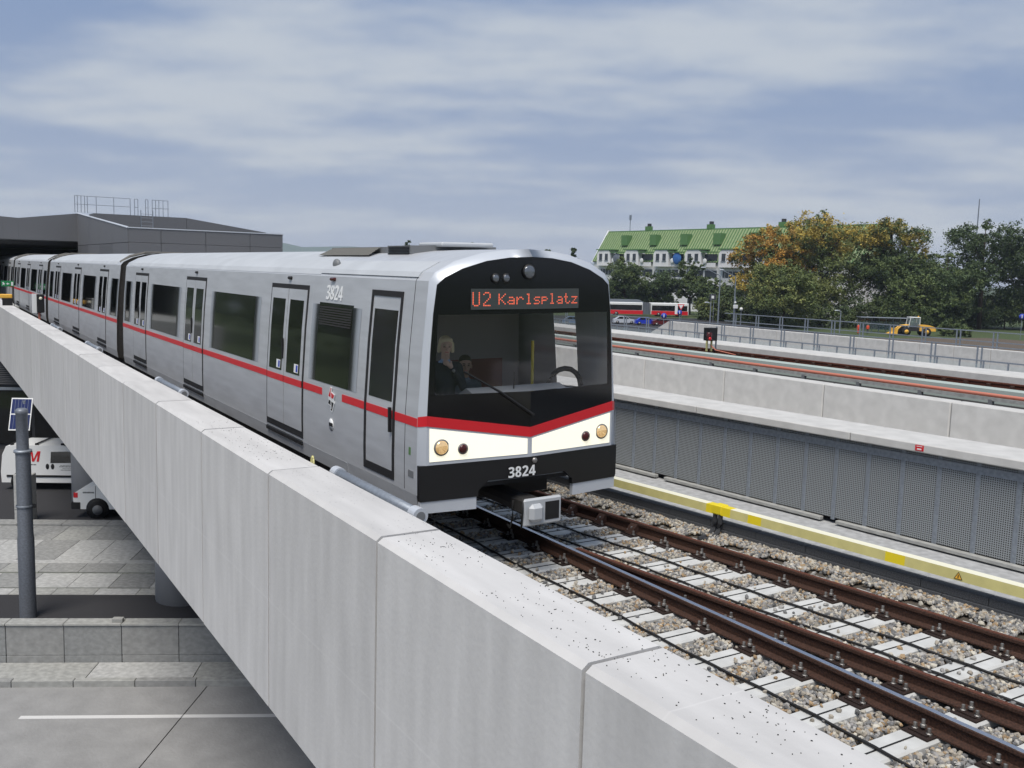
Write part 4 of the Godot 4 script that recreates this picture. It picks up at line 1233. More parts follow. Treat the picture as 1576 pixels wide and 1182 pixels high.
	if long_:
		hbones.append([H + Vector3(-0.07, 0.04, 0.02), H + Vector3(-0.085, -0.05, 0.0), 0.03, 0.025])
		hbones.append([H + Vector3(0.07, 0.04, 0.02), H + Vector3(0.085, -0.05, 0.0), 0.03, 0.025])
		hbones.append([H + Vector3(-0.05, 0.085, 0.05), H + Vector3(0.05, 0.09, 0.05), 0.03, 0.025])
	nets(hs, hbones, 0.008, 0.02, func(_p: Vector3) -> Color: return hair)
	part(hs, "hair", M.vertex, t)
	if hand_up:
		var ws := S(true); lathe(ws, [Vector2(0.0, 0.012), Vector2(0.02, 0.012), Vector2(0.022, 0.0), Vector2(0.0, -0.01)], 16, Transform3D(Basis(Vector3.RIGHT, PI / 2), Vector3(0.07, 0.40, 0.205)))
		part(ws, "watch", M.steel, t)

func build_people_in_cab() -> void:
	person_upper("person", "person with short fair hair, dark jacket and hand at pale blue collar", Vector3(5.52, 1.88, -10.42), -0.30, true, Color(0.035, 0.035, 0.04), Color(0.30, 0.42, 0.60), Color(0.58, 0.40, 0.31), Color(0.62, 0.54, 0.36))
	person_upper("person", "person with dark hair and grey shirt sitting low in the cab", Vector3(6.10, 1.58, -10.95), -0.35, false, Color(0.10, 0.11, 0.13), Color(0.16, 0.18, 0.22), Color(0.40, 0.27, 0.20), Color(0.05, 0.04, 0.03))

func small_person(label: String, at: Vector3, turn: float, top: Color, legs: Color) -> void:
	var t := thing("person", label, "person", at, "", turn)
	var st := S(true)
	var bones := [[Vector3(0.09, 0.07, 0), Vector3(0.09, 0.48, 0.02), 0.05, 0.06], [Vector3(0.09, 0.48, 0.02), Vector3(0.09, 0.88, 0), 0.06, 0.085], [Vector3(-0.09, 0.07, 0.06), Vector3(-0.09, 0.48, 0.05), 0.05, 0.06], [Vector3(-0.09, 0.48, 0.05), Vector3(-0.09, 0.88, 0), 0.06, 0.085],
		[Vector3(0.09, 0.04, 0), Vector3(0.09, 0.04, 0.15), 0.04, 0.035], [Vector3(-0.09, 0.04, 0.06), Vector3(-0.09, 0.04, 0.21), 0.04, 0.035], [Vector3(0, 0.9, 0), Vector3(0, 1.2, 0), 0.13, 0.14], [Vector3(-0.13, 1.38, 0), Vector3(0.13, 1.38, 0), 0.085, 0.085], [Vector3(0, 1.4, 0), Vector3(0, 1.56, 0.02), 0.06, 0.05], [Vector3(0, 1.63, 0.02), Vector3(0, 1.70, 0.01), 0.08, 0.085],
		[Vector3(0.19, 1.38, 0), Vector3(0.25, 1.10, 0.03), 0.055, 0.045], [Vector3(0.25, 1.10, 0.03), Vector3(0.24, 0.84, 0.10), 0.042, 0.035], [Vector3(-0.19, 1.38, 0), Vector3(-0.25, 1.10, 0.03), 0.055, 0.045], [Vector3(-0.25, 1.10, 0.03), Vector3(-0.20, 0.88, 0.14), 0.042, 0.035]]
	nets(st, bones, 0.032, 0.05, func(p: Vector3) -> Color:
		if p.y > 1.68: return Color(0.06, 0.05, 0.04)
		if p.y > 1.52: return Color(0.5, 0.34, 0.26)
		if p.y > 0.86: return top
		return legs if p.y > 0.08 else Color(0.03, 0.03, 0.03))
	part(st, "body", M.vertex, t)

# ---------------------------------------------------------------- station
func build_station() -> void:
	var t := thing("station_wing", "grey clad flat roofed station wing beside the train", "building", Vector3(9.0, G, -51.2))
	var o := -t.position
	var st := S(); box(st, 9.06 + o.x, 16.9 + o.x, 0, 5.12 + o.y, -51.27 + o.z, -68.9 + o.z); part(st, "core_wall", M.clad, t)
	var xs := [9.0, 10.57, 12.82, 15.15, 16.95]
	for i in 4:
		for r in [[-1.0, 2.0], [2.015, 4.475], [4.49, 5.2]]:
			st = S(); bev(st, Vector3((xs[i] + xs[i + 1]) / 2, (r[0] + r[1]) / 2, -51.2) + o, Vector3(xs[i + 1] - xs[i] - 0.02, r[1] - r[0], 0.06), 0.008); part(st, "cladding_panel", M.clad, t)
	# track side wall, its top rising away from us
	for i in 4:
		var z0 := -51.23 - i * 4.45; var z1 := z0 - 4.43
		st = S(); bx(st, Vector3(9.0, 2.98, (z0 + z1) / 2) + o, Vector3(0.06, 2.97, absf(z1 - z0))); part(st, "cladding_panel", M.clad_dark if i % 2 else M.clad, t)
		var y0 := 5.2 + 1.35 * i / 4.0; var y1 := 5.2 + 1.35 * (i + 1) / 4.0
		st = S(); prism(st, PackedVector2Array([Vector2(z0 + o.z, 4.49 + o.y), Vector2(z0 + o.z, y0 + o.y), Vector2(z1 + o.z, y1 + o.y), Vector2(z1 + o.z, 4.49 + o.y)]), -0.03, 0.03, Transform3D(Basis(Vector3(0, 0, 1), Vector3(0, 1, 0), Vector3(-1, 0, 0)), Vector3(9.0 + o.x, 0, 0))); part(st, "cladding_panel", M.clad, t)
	st = S()
	tube(st, [Vector3(9.0, 5.21, -51.2) + o, Vector3(9.0, 6.58, -69.0) + o], 0.06, 4)
	part(st, "coping", M.frame_silver, t)
	st = S(); bx(st, Vector3(12.97, 5.22, -51.2) + o, Vector3(8.0, 0.05, 0.12)); part(st, "coping", M.frame_silver, t)
	# upper block with sloping right side
	var xs2 := [9.12, 11.8, 14.6]
	for i in 2:
		st = S(); bx(st, Vector3((xs2[i] + xs2[i + 1]) / 2, 5.5, -64.0) + o, Vector3(xs2[i + 1] - xs2[i] - 0.02, 1.75, 1.9)); part(st, "upper_panel", M.clad, t)
	st = S(); prism(st, PackedVector2Array([Vector2(14.61 + o.x, 4.6 + o.y), Vector2(19.75 + o.x, 4.6 + o.y), Vector2(19.75 + o.x, 5.68 + o.y), Vector2(14.61 + o.x, 6.37 + o.y)]), -64.95 + o.z, -63.05 + o.z); part(st, "upper_panel", M.clad, t)
	# roof railing and ladder
	var rl := thing("roof_railing", "galvanised safety railing with ladder on the station wing roof", "railing", Vector3(9.95, 6.38, -63.2))
	var z := 0.0
	var posts := [-1.85, -1.7, -1.5, -1.3, -1.15, -0.65, 0.35, 1.3, 1.55, 1.75, 2.2, 2.35, 2.6, 2.8, 3.0, 3.25, 3.55]
	for x in posts:
		st = S(); tube(st, [Vector3(x, 0, z), Vector3(x, 1.0, z)], 0.02, 6); part(st, "post", M.galv, rl)
	for e in [[-1.85, 1.3], [1.55, 1.75], [2.2, 2.35], [2.6, 3.55]]:
		for y in [1.0, 0.5]:
			st = S(); tube(st, [Vector3(e[0], y, z), Vector3(e[1], y, z)], 0.02, 6); part(st, "rail", M.galv, rl)
	for x in [1.75, 2.45]:
		st = S(); tube(st, [Vector3(x, -0.75, 0.9), Vector3(x, 0.3, 0.9)], 0.025, 6); part(st, "ladder_rail", M.galv, rl)
	for k in 4:
		st = S(); tube(st, [Vector3(1.75, -0.65 + k * 0.24, 0.9), Vector3(2.45, -0.65 + k * 0.24, 0.9)], 0.015, 6); part(st, "rung", M.galv, rl)
	# canopy over the platforms
	var c := thing("station_canopy", "grey clad station canopy with dipped edge over the tracks", "canopy", Vector3(4.0, 0.95, -69.0))
	var oc := -c.position
	var xt := [-6.0, 2.0, 4.6, 5.5, 9.05]
	var yt := [6.5, 6.45, 6.15, 6.1, 6.58]
	for i in 4:
		st = S(); prism(st, PackedVector2Array([Vector2(xt[i] + 0.002 + oc.x, 4.75 + oc.y), Vector2(xt[i + 1] - 0.002 + oc.x, 4.75 + oc.y), Vector2(xt[i + 1] - 0.002 + oc.x, yt[i + 1] + oc.y), Vector2(xt[i] + 0.002 + oc.x, yt[i] + oc.y)]), -0.1, 0.0); part(st, "fascia_panel", M.clad, c)
	st = S(); box(st, -6 + oc.x, 16 + oc.x, 4.7 + oc.y, 4.85 + oc.y, -0.1, -60); part(st, "roof", M.clad, c)
	st = S(); box(st, -6 + oc.x, -5.8 + oc.x, 0, 4.7 + oc.y, -0.5, -60); part(st, "side_wall", M.clad, c)
	st = S(); box(st, 15.8 + oc.x, 16 + oc.x, 0, 4.7 + oc.y, -0.5, -60); part(st, "side_wall", M.clad, c)
	st = S(); box(st, -6 + oc.x, 16 + oc.x, -1.2, 4.7 + oc.y, -60, -60.3); part(st, "end_wall", M.clad, c)
	for i in 8:
		st = S(); bx(st, Vector3(1.9, 3.65, -3.0 - i * 4.0), Vector3(10, 0.25, 0.2)); part(st, "roof_beam", M.clad_dark, c)
	# platform edge beside the track at the station
	st = S(); box(st, -6, 4.5, -1.2, 0.95, -57.5, -129)
	structure(st, "platform", M.slab)
	st = S(); box(st, 8.0, 8.95, -0.3, 0.95, -51.3, -129)
	structure(st, "platform", M.slab)
	var e := thing("exit_sign", "green emergency exit sign on thin posts at the platform end", "sign", Vector3(4.0, 0.95, -57.9))
	st = S(); bev(st, Vector3(0, 1.2, 0), Vector3(0.62, 0.3, 0.05), 0.01); var bd := part(st, "board", mat(rgb(24, 128, 72), 0.4), e)
	st = S(); prism(st, PackedVector2Array([Vector2(-0.04, 0.0), Vector2(0.03, 0.07), Vector2(0.03, 0.025), Vector2(0.1, 0.025), Vector2(0.1, -0.025), Vector2(0.03, -0.025), Vector2(0.03, -0.07)]), 0.026, 0.03, Transform3D(Basis.IDENTITY, Vector3(-0.02, 1.2, 0))); part(st, "arrow", M.white, bd)
	st = S(); prism(st, PackedVector2Array([Vector2(-0.27, -0.1), Vector2(-0.22, -0.02), Vector2(-0.25, 0.06), Vector2(-0.2, 0.1), Vector2(-0.15, 0.03), Vector2(-0.1, 0.0), Vector2(-0.16, -0.01), Vector2(-0.12, -0.1), Vector2(-0.18, -0.04)]), 0.026, 0.03, Transform3D(Basis.IDENTITY, Vector3(0, 1.2, 0))); part(st, "running_figure", M.white, bd)
	st = S(); bx(st, Vector3(0.22, 1.2, 0.028), Vector3(0.1, 0.2, 0.004)); part(st, "door_symbol", M.white, bd)
	for x in [-0.29, 0.29]:
		st = S(); tube(st, [Vector3(x, 0, 0), Vector3(x, 1.3, 0)], 0.018, 6); part(st, "post", M.dark_wall, e)
	var y := thing("yellow_box", "small yellow box on a dark bracket at the platform end", "box", Vector3(3.3, 1.38, -48.9))
	st = S(); bev(st, Vector3(0, 0.42, 0), Vector3(0.5, 0.18, 0.3), 0.03); part(st, "lid", M.loader, y)
	st = S(); bx(st, Vector3(0.05, 0.16, 0), Vector3(0.4, 0.32, 0.25)); part(st, "bracket", M.black, y)
	var g := thing("platform_signal", "small black signal lamp with white backboard behind the parapet", "signal", Vector3(3.9, -0.3, -41.1))
	st = S(); bx(st, Vector3(0, 1.1, 0), Vector3(0.07, 2.2, 0.07)); part(st, "post", M.orange_rail, g)
	st = S(); bx(st, Vector3(-0.16, 2.1, -0.02), Vector3(0.16, 0.75, 0.03)); part(st, "backboard", M.white, g)
	st = S(); bev(st, Vector3(0.05, 2.1, 0.05), Vector3(0.26, 0.72, 0.2), 0.03); part(st, "lamp_case", M.black, g)
	st = S(true); ball(st, Vector3(0.05, 2.3, 0.16), Vector3(0.06, 0.06, 0.03), 6); part(st, "lens", M.cream_top, g)
	# station base at street level
	var b := thing("glazed_hall", "dark glazed station hall at street level behind the vans", "building", street(-8, 47))
	b.basis = street_basis()
	st = S(); box(st, -16, 14, 0, 4.5, 0, -6); part(st, "wall", M.dark_wall, b)
	for i in 7:
		st = S(); box(st, -15.5 + i * 4, -15.5 + i * 4 + 3.8, 0.3, 2.9, 0.02, 0.06); var gl := part(st, "glazing", M.dark_glass, b)
		st = S(); box(st, -15.5 + i * 4, -15.5 + i * 4 + 3.8, 2.92, 3.05, 0.02, 0.12); part(st, "transom", M.galv, gl)
	for i in 14:
		st = S(); box(st, -15.8, 13.8, 3.2 + i * 0.09, 3.24 + i * 0.09, 0.02, 0.1); part(st, "louvre", M.clad_dark, b)
	for x in [-5.7, -6.4]:
		st = S(); bx(st, Vector3(x, 2.3, 1.0), Vector3(0.4, 4.6, 0.4)); part(st, "pier", M.slab2, b)

# ---------------------------------------------------------------- street below on the left
func street_box(st: SurfaceTool, a0: float, a1: float, b0: float, b1: float, y0: float, y1: float) -> void:
	bx(st, street((a0 + a1) / 2, (b0 + b1) / 2, (y0 + y1) / 2), Vector3(a1 - a0, y1 - y0, b1 - b0), street_basis())

func build_street() -> void:
	var st := S()
	quad(st, street(-60, 20.3), street(30, 20.3), street(30, -10), street(-60, -10))
	var road := structure(st, "street", M.road)
	st = S(); street_box(st, -8.33, 20, 18.84, 18.97, G, G + 0.004); part(st, "lane_line", M.paint, road)
	st = S(); bx(st, street(-5.5, 15.6, G + 0.002), Vector3(0.02, 0.004, 9.6), street_basis() * Basis(Vector3.UP, -0.115)); part(st, "road_joint", M.black, road)
	var kb := Node3D.new(); kb.name = "pavement"; add_child(kb); kb.set_meta("kind", "structure")
	for i in 24:
		var a := -26.0 + i * 1.3
		st = S(); bev(st, street(a + 0.65, 20.38, G + 0.05), Vector3(1.288, 0.2, 0.16), 0.012, street_basis()); part(st, "kerb_stone", M.slab if i % 3 else M.slab2, kb)
	for i in 14:
		var a := -26.0 + i * 2.3
		st = S(); bev(st, street(a + 1.15, 20.88, G + 0.04), Vector3(2.285, 0.2, 0.83), 0.008, street_basis()); part(st, "paving_slab", M.slab if i % 2 else M.slab3, kb)
	var w := thing("retaining_wall", "low grey concrete retaining wall of square panels along the pavement", "wall", street(-7, 21.45))
	var o := -w.position
	for i in 24:
		var a := -8.36 - 1.27 * 14 + 1.27 * i
		for r in [[0.0, 0.30], [0.305, 1.0]]:
			st = S(); bev(st, street(a + 0.635, 21.45, G + (r[0] + r[1]) / 2) + o, Vector3(1.258, r[1] - r[0], 0.3 - 0.006 * (i % 2)), 0.01, street_basis()); part(st, "panel", [M.dark_conc, M.slab2, M.dark_conc, M.slab2][(i * 3 + int(r[0] * 3)) % 4], w)
		st = S(); bev(st, street(a + 0.635, 21.45, G + 1.03) + o, Vector3(1.262, 0.055, 0.36), 0.01, street_basis()); part(st, "coping", M.slab, w)
	st = S(); bev(st, street(-7.2, 21.42, G + 1.10), Vector3(0.24, 0.09, 0.14), 0.01, street_basis())
	solo(st, "loose_stone", M.slab, "small loose stone lying on the retaining wall coping", "stone")
	st = S()
	quad(st, street(-60, 26.2, G + 0.004), street(30, 26.2, G + 0.004), street(30, 21.6, G + 0.004), street(-60, 21.6, G + 0.004))
	quad(st, street(-60, 60, G + 0.004), street(30, 60, G + 0.004), street(30, 33.8, G + 0.004), street(-60, 33.8, G + 0.004))
	structure(st, "parking_road", M.asphalt)
	# paved square: rows of slabs with two dark drain slots
	var pv := Node3D.new(); pv.name = "paved_square"; add_child(pv); pv.set_meta("kind", "structure")
	st = S(); street_box(st, -40, 12, 26.2, 33.8, G - 0.1, G - 0.03); part(st, "slot_bed", M.black, pv)
	var rows := [[26.2, 26.7], [26.8, 28.05], [28.18, 29.02], [29.03, 29.33], [29.34, 31.5], [31.51, 33.2]]
	var ms := [M.slab, M.slab2, M.slab3]
	for r in rows.size():
		var step := 2.3 if r == 3 else 1.14
		for i in (22 if r != 3 else 11):
			var a := -22.0 + i * step + (r % 2) * 0.2
			st = S(); bev(st, street(a + step / 2, (rows[r][0] + rows[r][1]) / 2, G - 0.02), Vector3(step - 0.012, 0.08, rows[r][1] - rows[r][0] - 0.008), 0.006, street_basis())
			part(st, "slab", M.slab3 if r == 3 else ms[(i * 5 + r * 2 + i * i) % 3], pv)
	for i in 20:
		st = S(); bev(st, street(-22.0 + i * 1.5 + 0.75, 33.5, G + 0.02), Vector3(1.488, 0.14, 0.58), 0.01, street_basis()); part(st, "kerb_stone", M.slab2, pv)
	# lamp column
	var l := thing("lamp_column", "thick grey painted steel column with a collar beside the retaining wall", "column", Vector3(2.05, G, -26.56))
	st = S(true); lathe(st, [Vector2(0.20, 0), Vector2(0.20, 2.1), Vector2(0.185, 2.2), Vector2(0.175, 4.35)], 24); part(st, "shaft", M.lamp_post, l)
	st = S(true); lathe(st, [Vector2(0.19, 4.33), Vector2(0.215, 4.34), Vector2(0.215, 4.40), Vector2(0.13, 4.41)], 24); part(st, "collar", M.galv, l)
	st = S(true); lathe(st, [Vector2(0.145, 4.40), Vector2(0.14, 5.32), Vector2(0.15, 5.33), Vector2(0.15, 5.42), Vector2(0.10, 5.46), Vector2(0, 5.47)], 24); part(st, "top_section", M.lamp_post, l)
	st = S(true); lathe(st, [Vector2(0.198, 2.92), Vector2(0.205, 2.93), Vector2(0.205, 2.97), Vector2(0.198, 2.98)], 24); var band := part(st, "band", M.galv, l)
	st = S(); bx(st, Vector3(0.21, 2.95, 0.08), Vector3(0.08, 0.1, 0.06)); part(st, "clasp", M.black, band)
	# solar panel on its own mast
	var s := thing("solar_panel", "small blue solar panel on a thin mast behind the steel column", "solar panel", Vector3(2.75, G, -34.46))
	st = S(); tube(st, [Vector3(0, 0, 0), Vector3(0, 4.6, 0)], 0.05, 8); part(st, "mast", M.galv, s)
	var tb := Basis(Vector3.UP, -0.45) * Basis(Vector3.RIGHT, -0.35)
	st = S(); bx(st, Vector3(-0.12, 4.17, 0.1), Vector3(0.66, 1.08, 0.03), tb); part(st, "frame", M.white, s)
	for k in 2:
		st = S(); bx(st, Vector3(-0.12, 4.17, 0.1) + tb * Vector3(0, 0.26 - k * 0.52, 0.018), Vector3(0.60, 0.48, 0.006), tb); var pc := part(st, "cell_field", M.solar, s)
		for i in 5:
			st = S(); bx(st, Vector3(-0.12, 4.17, 0.1) + tb * Vector3(-0.2 + i * 0.1, 0.26 - k * 0.52, 0.0225), Vector3(0.006, 0.48, 0.003), tb); part(st, "cell_line", M.galv, pc)
	var cb := thing("utility_cabinet", "pale grey utility cabinet standing beside the steel column", "cabinet", street(-14.5, 33.95))
	cb.basis = street_basis()
	st = S(); bev(st, Vector3(0, 0.85, 0), Vector3(0.62, 1.7, 0.4), 0.02); part(st, "case", M.slab3, cb)
	st = S(); bx(st, Vector3(0.1, 0.95, 0.205), Vector3(0.03, 0.12, 0.02)); part(st, "lock", M.black, cb)
	st = S(); bx(st, Vector3(0, 0.45, 0.201), Vector3(0.58, 0.01, 0.006)); part(st, "seam", M.black, cb)
	# box van, seen from its side, facing right
	var v := thing("van", "white box van with roof bars and red lettering parked by the station", "van", street(-15.25, 39.4), "white vans")
	v.basis = street_basis()
	van_body(v, [Vector2(-2.1, 0.32), Vector2(-2.12, 0.75), Vector2(-2.05, 1.45), Vector2(-1.9, 1.78), Vector2(-1.6, 1.83), Vector2(0.3, 1.83), Vector2(0.75, 1.72), Vector2(1.2, 1.12), Vector2(1.95, 0.92), Vector2(2.1, 0.7), Vector2(2.1, 0.32)], 0.86, [-1.35, 1.32])
	st = S(); prism(st, PackedVector2Array([Vector2(-0.2, 1.12), Vector2(-0.17, 1.58), Vector2(0.55, 1.60), Vector2(0.95, 1.15)]), 0.86, 0.866); part(st, "side_window", M.dark_glass, v)
	st = S(); box(st, -1.9, 1.9, 0.55, 0.63, 0.86, 0.885); part(st, "rub_strip", M.black, v)
	for x in [-0.32, -0.12]:
		st = S(true); ball(st, Vector3(x, 0.98, 0.86), Vector3(0.07, 0.12, 0.02), 6); part(st, "door_handle", M.black, v)
	for x in [-1.7, -0.75, 0.25]:
		st = S(); box(st, x - 0.03, x + 0.03, 1.86, 1.90, -0.8, 0.8); box(st, x - 0.06, x + 0.06, 1.78, 1.90, 0.70, 0.78); part(st, "roof_bar", M.black, v)
	var mt := text_mesh("M", 0.42, M.red); mt.depth = 0.01
	var mi := inst(mt, "lettering", v); mi.transform = Transform3D(Basis(Vector3(1, 0, 0), Vector3(0.18, 1, 0), Vector3(0, 0, 1)), Vector3(-0.83, 1.38, 0.866))
	for k in [[-1.05, 1.03, 0.55, 0.045], [-1.15, 0.93, 0.4, 0.04], [0.42, 1.02, 0.5, 0.02], [0.42, 0.96, 0.55, 0.035], [0.44, 0.89, 0.35, 0.02], [0.42, 0.83, 0.45, 0.025]]:
		st = S()
		var x: float = k[0] - k[2] / 2
		while x < k[0] + k[2] / 2:
			var w2 := 0.025 + 0.02 * fposmod(x * 7.3, 1.0)
			box(st, x, x + w2, k[1], k[1] + k[3], 0.861, 0.864)
			x += w2 + 0.018
		part(st, "small_print", M.dark_wall, v)
	# second van, facing left
	var v2 := thing("van", "white van with sloping nose parked at the kerb half behind the parapet", "van", street(-10.6, 35.2), "white vans")
	v2.basis = street_basis()
	van_body(v2, [Vector2(-2.35, 0.35), Vector2(-2.4, 0.75), Vector2(-2.3, 0.98), Vector2(-1.75, 1.16), Vector2(-1.1, 1.85), Vector2(-0.8, 1.93), Vector2(2.2, 1.93), Vector2(2.35, 1.7), Vector2(2.4, 0.35)], 0.92, [-1.55, 1.45])
	st = S(); prism(st, PackedVector2Array([Vector2(-1.45, 1.18), Vector2(-1.0, 1.70), Vector2(-0.45, 1.72), Vector2(-0.45, 1.18)]), 0.92, 0.926); part(st, "side_window", M.dark_glass, v2)
	st = S(); prism(st, PackedVector2Array([Vector2(-1.72, 1.20), Vector2(-1.12, 1.84), Vector2(-1.10, 1.82), Vector2(-1.70, 1.17)]), -0.8, 0.8); part(st, "windscreen", M.dark_glass, v2)
	st = S(); box(st, -2.46, -2.15, 0.35, 0.60, -0.93, 0.935); part(st, "front_bumper", M.black, v2)
	st = S(); bx(st, Vector3(-2.3, 0.86, 0.90), Vector3(0.14, 0.18, 0.06)); part(st, "indicator", M.red, v2)
	st = S(); box(st, -1.62, -1.60, 0.55, 1.2, 0.92, 0.923); box(st, -0.42, -0.40, 0.5, 1.8, 0.92, 0.923); part(st, "door_seam", M.dark_wall, v2)
	st = S()
	var xx := -2.05
	while xx < -1.65:
		box(st, xx, xx + 0.03, 0.93, 0.985, 0.921, 0.924); xx += 0.045
	part(st, "small_print", M.dark_wall, v2)

func van_body(v: Node3D, prof: Array, hwid: float, wheels: Array) -> void:
	var st := S()
	var p := PackedVector2Array(prof)
	prism(st, p, -hwid, hwid)
	part(st, "body", M.white, v)
	for x in wheels:
		for sg in [-1.0, 1.0]:
			st = S(true); tube(st, [Vector3(x, 0.32, sg * (hwid - 0.16)), Vector3(x, 0.32, sg * (hwid + 0.015))], 0.32, 22); var w := part(st, "wheel", M.tyre, v)
			st = S(true); tube(st, [Vector3(x, 0.32, sg * (hwid + 0.014)), Vector3(x, 0.32, sg * (hwid + 0.024))], 0.18, 16); part(st, "rim", M.grey_equip, w)
		st = S(true); tube(st, [Vector3(x, 0.36, hwid - 0.2), Vector3(x, 0.36, hwid + 0.006)], 0.40, 22); part(st, "wheel_arch", M.black, v)

# ---------------------------------------------------------------- railings beyond the second track
func railing(label: String, x: float, z0: float, z1: float, y0: float, y1: float, step: float, twin: bool, mids: Array, infill: bool) -> void:
	var t := thing("railing", label, "railing", Vector3(x, y0, z0), "galvanised railings along the service road")
	var h := y1 - y0
	var ps := S(); bx(ps, Vector3(0, h / 2, 0), Vector3(0.05, h, 0.06)); var pm := mesh_of(ps, M.galv)
	var n := int(absf(z1 - z0) / step)
	for i in n + 1:
		for e in ([-0.11, 0.11] if twin else [0.0]):
			var o := inst(pm, "post", t)
			o.position = Vector3(0, 0, -i * step + e)
	for m in [h] + mids:
		ps = S(); bx(ps, Vector3(0, m - 0.02, (z1 - z0) / 2), Vector3(0.06, 0.05, absf(z1 - z0))); part(ps, "rail", M.galv, t)
	if infill:
		for i in n:
			ps = S()
			uvquad(ps, Vector3(0.012, h * 0.86, -i * step - 0.03), Vector3(0.012, h * 0.86, -(i + 1) * step + 0.03), Vector3(0.012, 0.10, -(i + 1) * step + 0.03), Vector3(0.012, 0.10, -i * step - 0.03), 6, 4)
			part(ps, "glass_infill", M.clear, t)

func build_railings() -> void:
	railing("low railing with single posts nearest the second track's edge strip", 40.0, -12.0, -75.0, -0.9, 0.20, 1.14, false, [0.5], true)
	railing("railing with twin posts in front of the concrete block barrier", 42.0, -14.0, -70.0, -0.6, 0.70, 2.4, true, [0.62], false)
	railing("tall railing with twin posts behind the concrete block barrier", 47.0, -18.0, -47.8, 0.0, 1.14, 2.06, true, [0.62], false)
	var t := thing("block_barrier", "pale concrete block barrier along the service road", "barrier", Vector3(44, -0.9, -30))
	var bs := S(); bev(bs, Vector3.ZERO, Vector3(0.3, 1.36, 1.93), 0.02); var bm := mesh_of(bs, M.white_conc)
	for i in 20:
		var o := inst(bm, "block", t)
		o.position = Vector3(44, -0.23, -12.0 - 1.945 * i) - t.position
	bs = S(); prism(bs, PackedVector2Array([Vector2(-50.0, -0.9), Vector2(-50.0, 0.44), Vector2(-51.9, -0.5), Vector2(-51.9, -0.9)]), -0.15, 0.15, Transform3D(Basis(Vector3(0, 0, 1), Vector3(0, 1, 0), Vector3(-1, 0, 0)), Vector3(44, 0, 0) - t.position))
	part(bs, "sloped_end", M.white_conc, t)
	bs = S(); box(bs, 44.2, 47.5, -0.9, 0.0, -10, -50)
	structure(bs, "service_path", M.road)

# ---------------------------------------------------------------- far road, vehicles, street furniture
func sign_disc(called: String, label: String, at: Vector3, r: float, m: Material, mark: bool) -> void:
	var t := thing(called, label, "sign", Vector3(at.x, G, at.z))
	var st := S(); tube(st, [Vector3.ZERO, Vector3(0, at.y - G + r, 0)], 0.05, 6); part(st, "post", M.galv, t)
	var dirn := Vector3(-at.x, 0, -at.z).normalized()
	st = S(true); var c := Vector3(0, at.y - G, 0)
	tube(st, [c + dirn * 0.05, c + dirn * 0.09], r, 22); var d := part(st, "disc", m, t)
	if mark:
		st = S(); bx(st, c + dirn * 0.10, Vector3(0.12, r * 1.1, 0.02), Basis.looking_at(-dirn)); part(st, "arrow", M.white, d)

func lamp(called: String, label: String, at: Vector3, h: float, arm: Vector3) -> void:
	var t := thing(called, label, "street lamp", Vector3(at.x, G, at.z))
	var st := S(); tube(st, [Vector3.ZERO, Vector3(0, h * 0.5, 0), Vector3(0, h, 0)], [0.13, 0.11, 0.08], 8); part(st, "pole", M.galv, t)
	if arm == Vector3.ZERO:
		st = S(true); ball(st, Vector3(0, h + 0.25, 0), Vector3(0.36, 0.36, 0.36), 10); part(st, "globe", M.white, t)
	else:
		st = S(); tube(st, [Vector3(0, h, 0), Vector3(0, h, 0) + arm], 0.06, 6); part(st, "arm", M.galv, t)
		st = S(true); ball(st, Vector3(0, h, 0) + arm * 1.2, Vector3(0.55, 0.12, 0.2), 8); part(st, "lamp_head", M.frame_silver, t)

func small_car(label: String, at: Vector3, turn: float, m: Material) -> void:
	var t := thing("parked_car", label, "car", at, "cars parked by the far road", turn)
	var st := S()
	prism(st, PackedVector2Array([Vector2(-2.1, 0.25), Vector2(-2.15, 0.6), Vector2(-1.9, 0.85), Vector2(-1.1, 0.92), Vector2(1.6, 0.95), Vector2(2.1, 0.85), Vector2(2.15, 0.25)]), -0.86, 0.86); part(st, "body", m, t)
	st = S(); prism(st, PackedVector2Array([Vector2(-1.15, 0.9), Vector2(-0.5, 1.42), Vector2(1.0, 1.45), Vector2(1.75, 0.93)]), -0.72, 0.72); var g := part(st, "cabin", m, t)
	for sg in [-1.0, 1.0]:
		st = S(); prism(st, PackedVector2Array([Vector2(-0.95, 0.95), Vector2(-0.45, 1.36), Vector2(0.2, 1.38), Vector2(0.2, 0.95)]), sg * 0.721, sg * 0.73); prism(st, PackedVector2Array([Vector2(0.3, 0.95), Vector2(0.3, 1.38), Vector2(0.95, 1.38), Vector2(1.5, 0.97)]), sg * 0.721, sg * 0.73); part(st, "side_window", M.dark_glass, g)
	st = S(); bx(st, Vector3(-0.84, 1.16, 0), Vector3(0.03, 0.62, 1.3), Basis(Vector3.FORWARD, 0.9)); part(st, "windscreen", M.dark_glass, g)
	for x in [-1.35, 1.35]:
		for sg in [-1.0, 1.0]:
			st = S(true); tube(st, [Vector3(x, 0.31, sg * 0.7), Vector3(x, 0.31, sg * 0.88)], 0.31, 16); var w := part(st, "wheel", M.tyre, t)
			st = S(true); tube(st, [Vector3(x, 0.31, sg * 0.879), Vector3(x, 0.31, sg * 0.89)], 0.2, 12); part(st, "rim", M.steel, w)
	for sg in [-1.0, 1.0]:
		st = S(); bx(st, Vector3(-2.1, 0.68, sg * 0.62), Vector3(0.1, 0.14, 0.3)); part(st, "headlight", M.lamp_off, t)

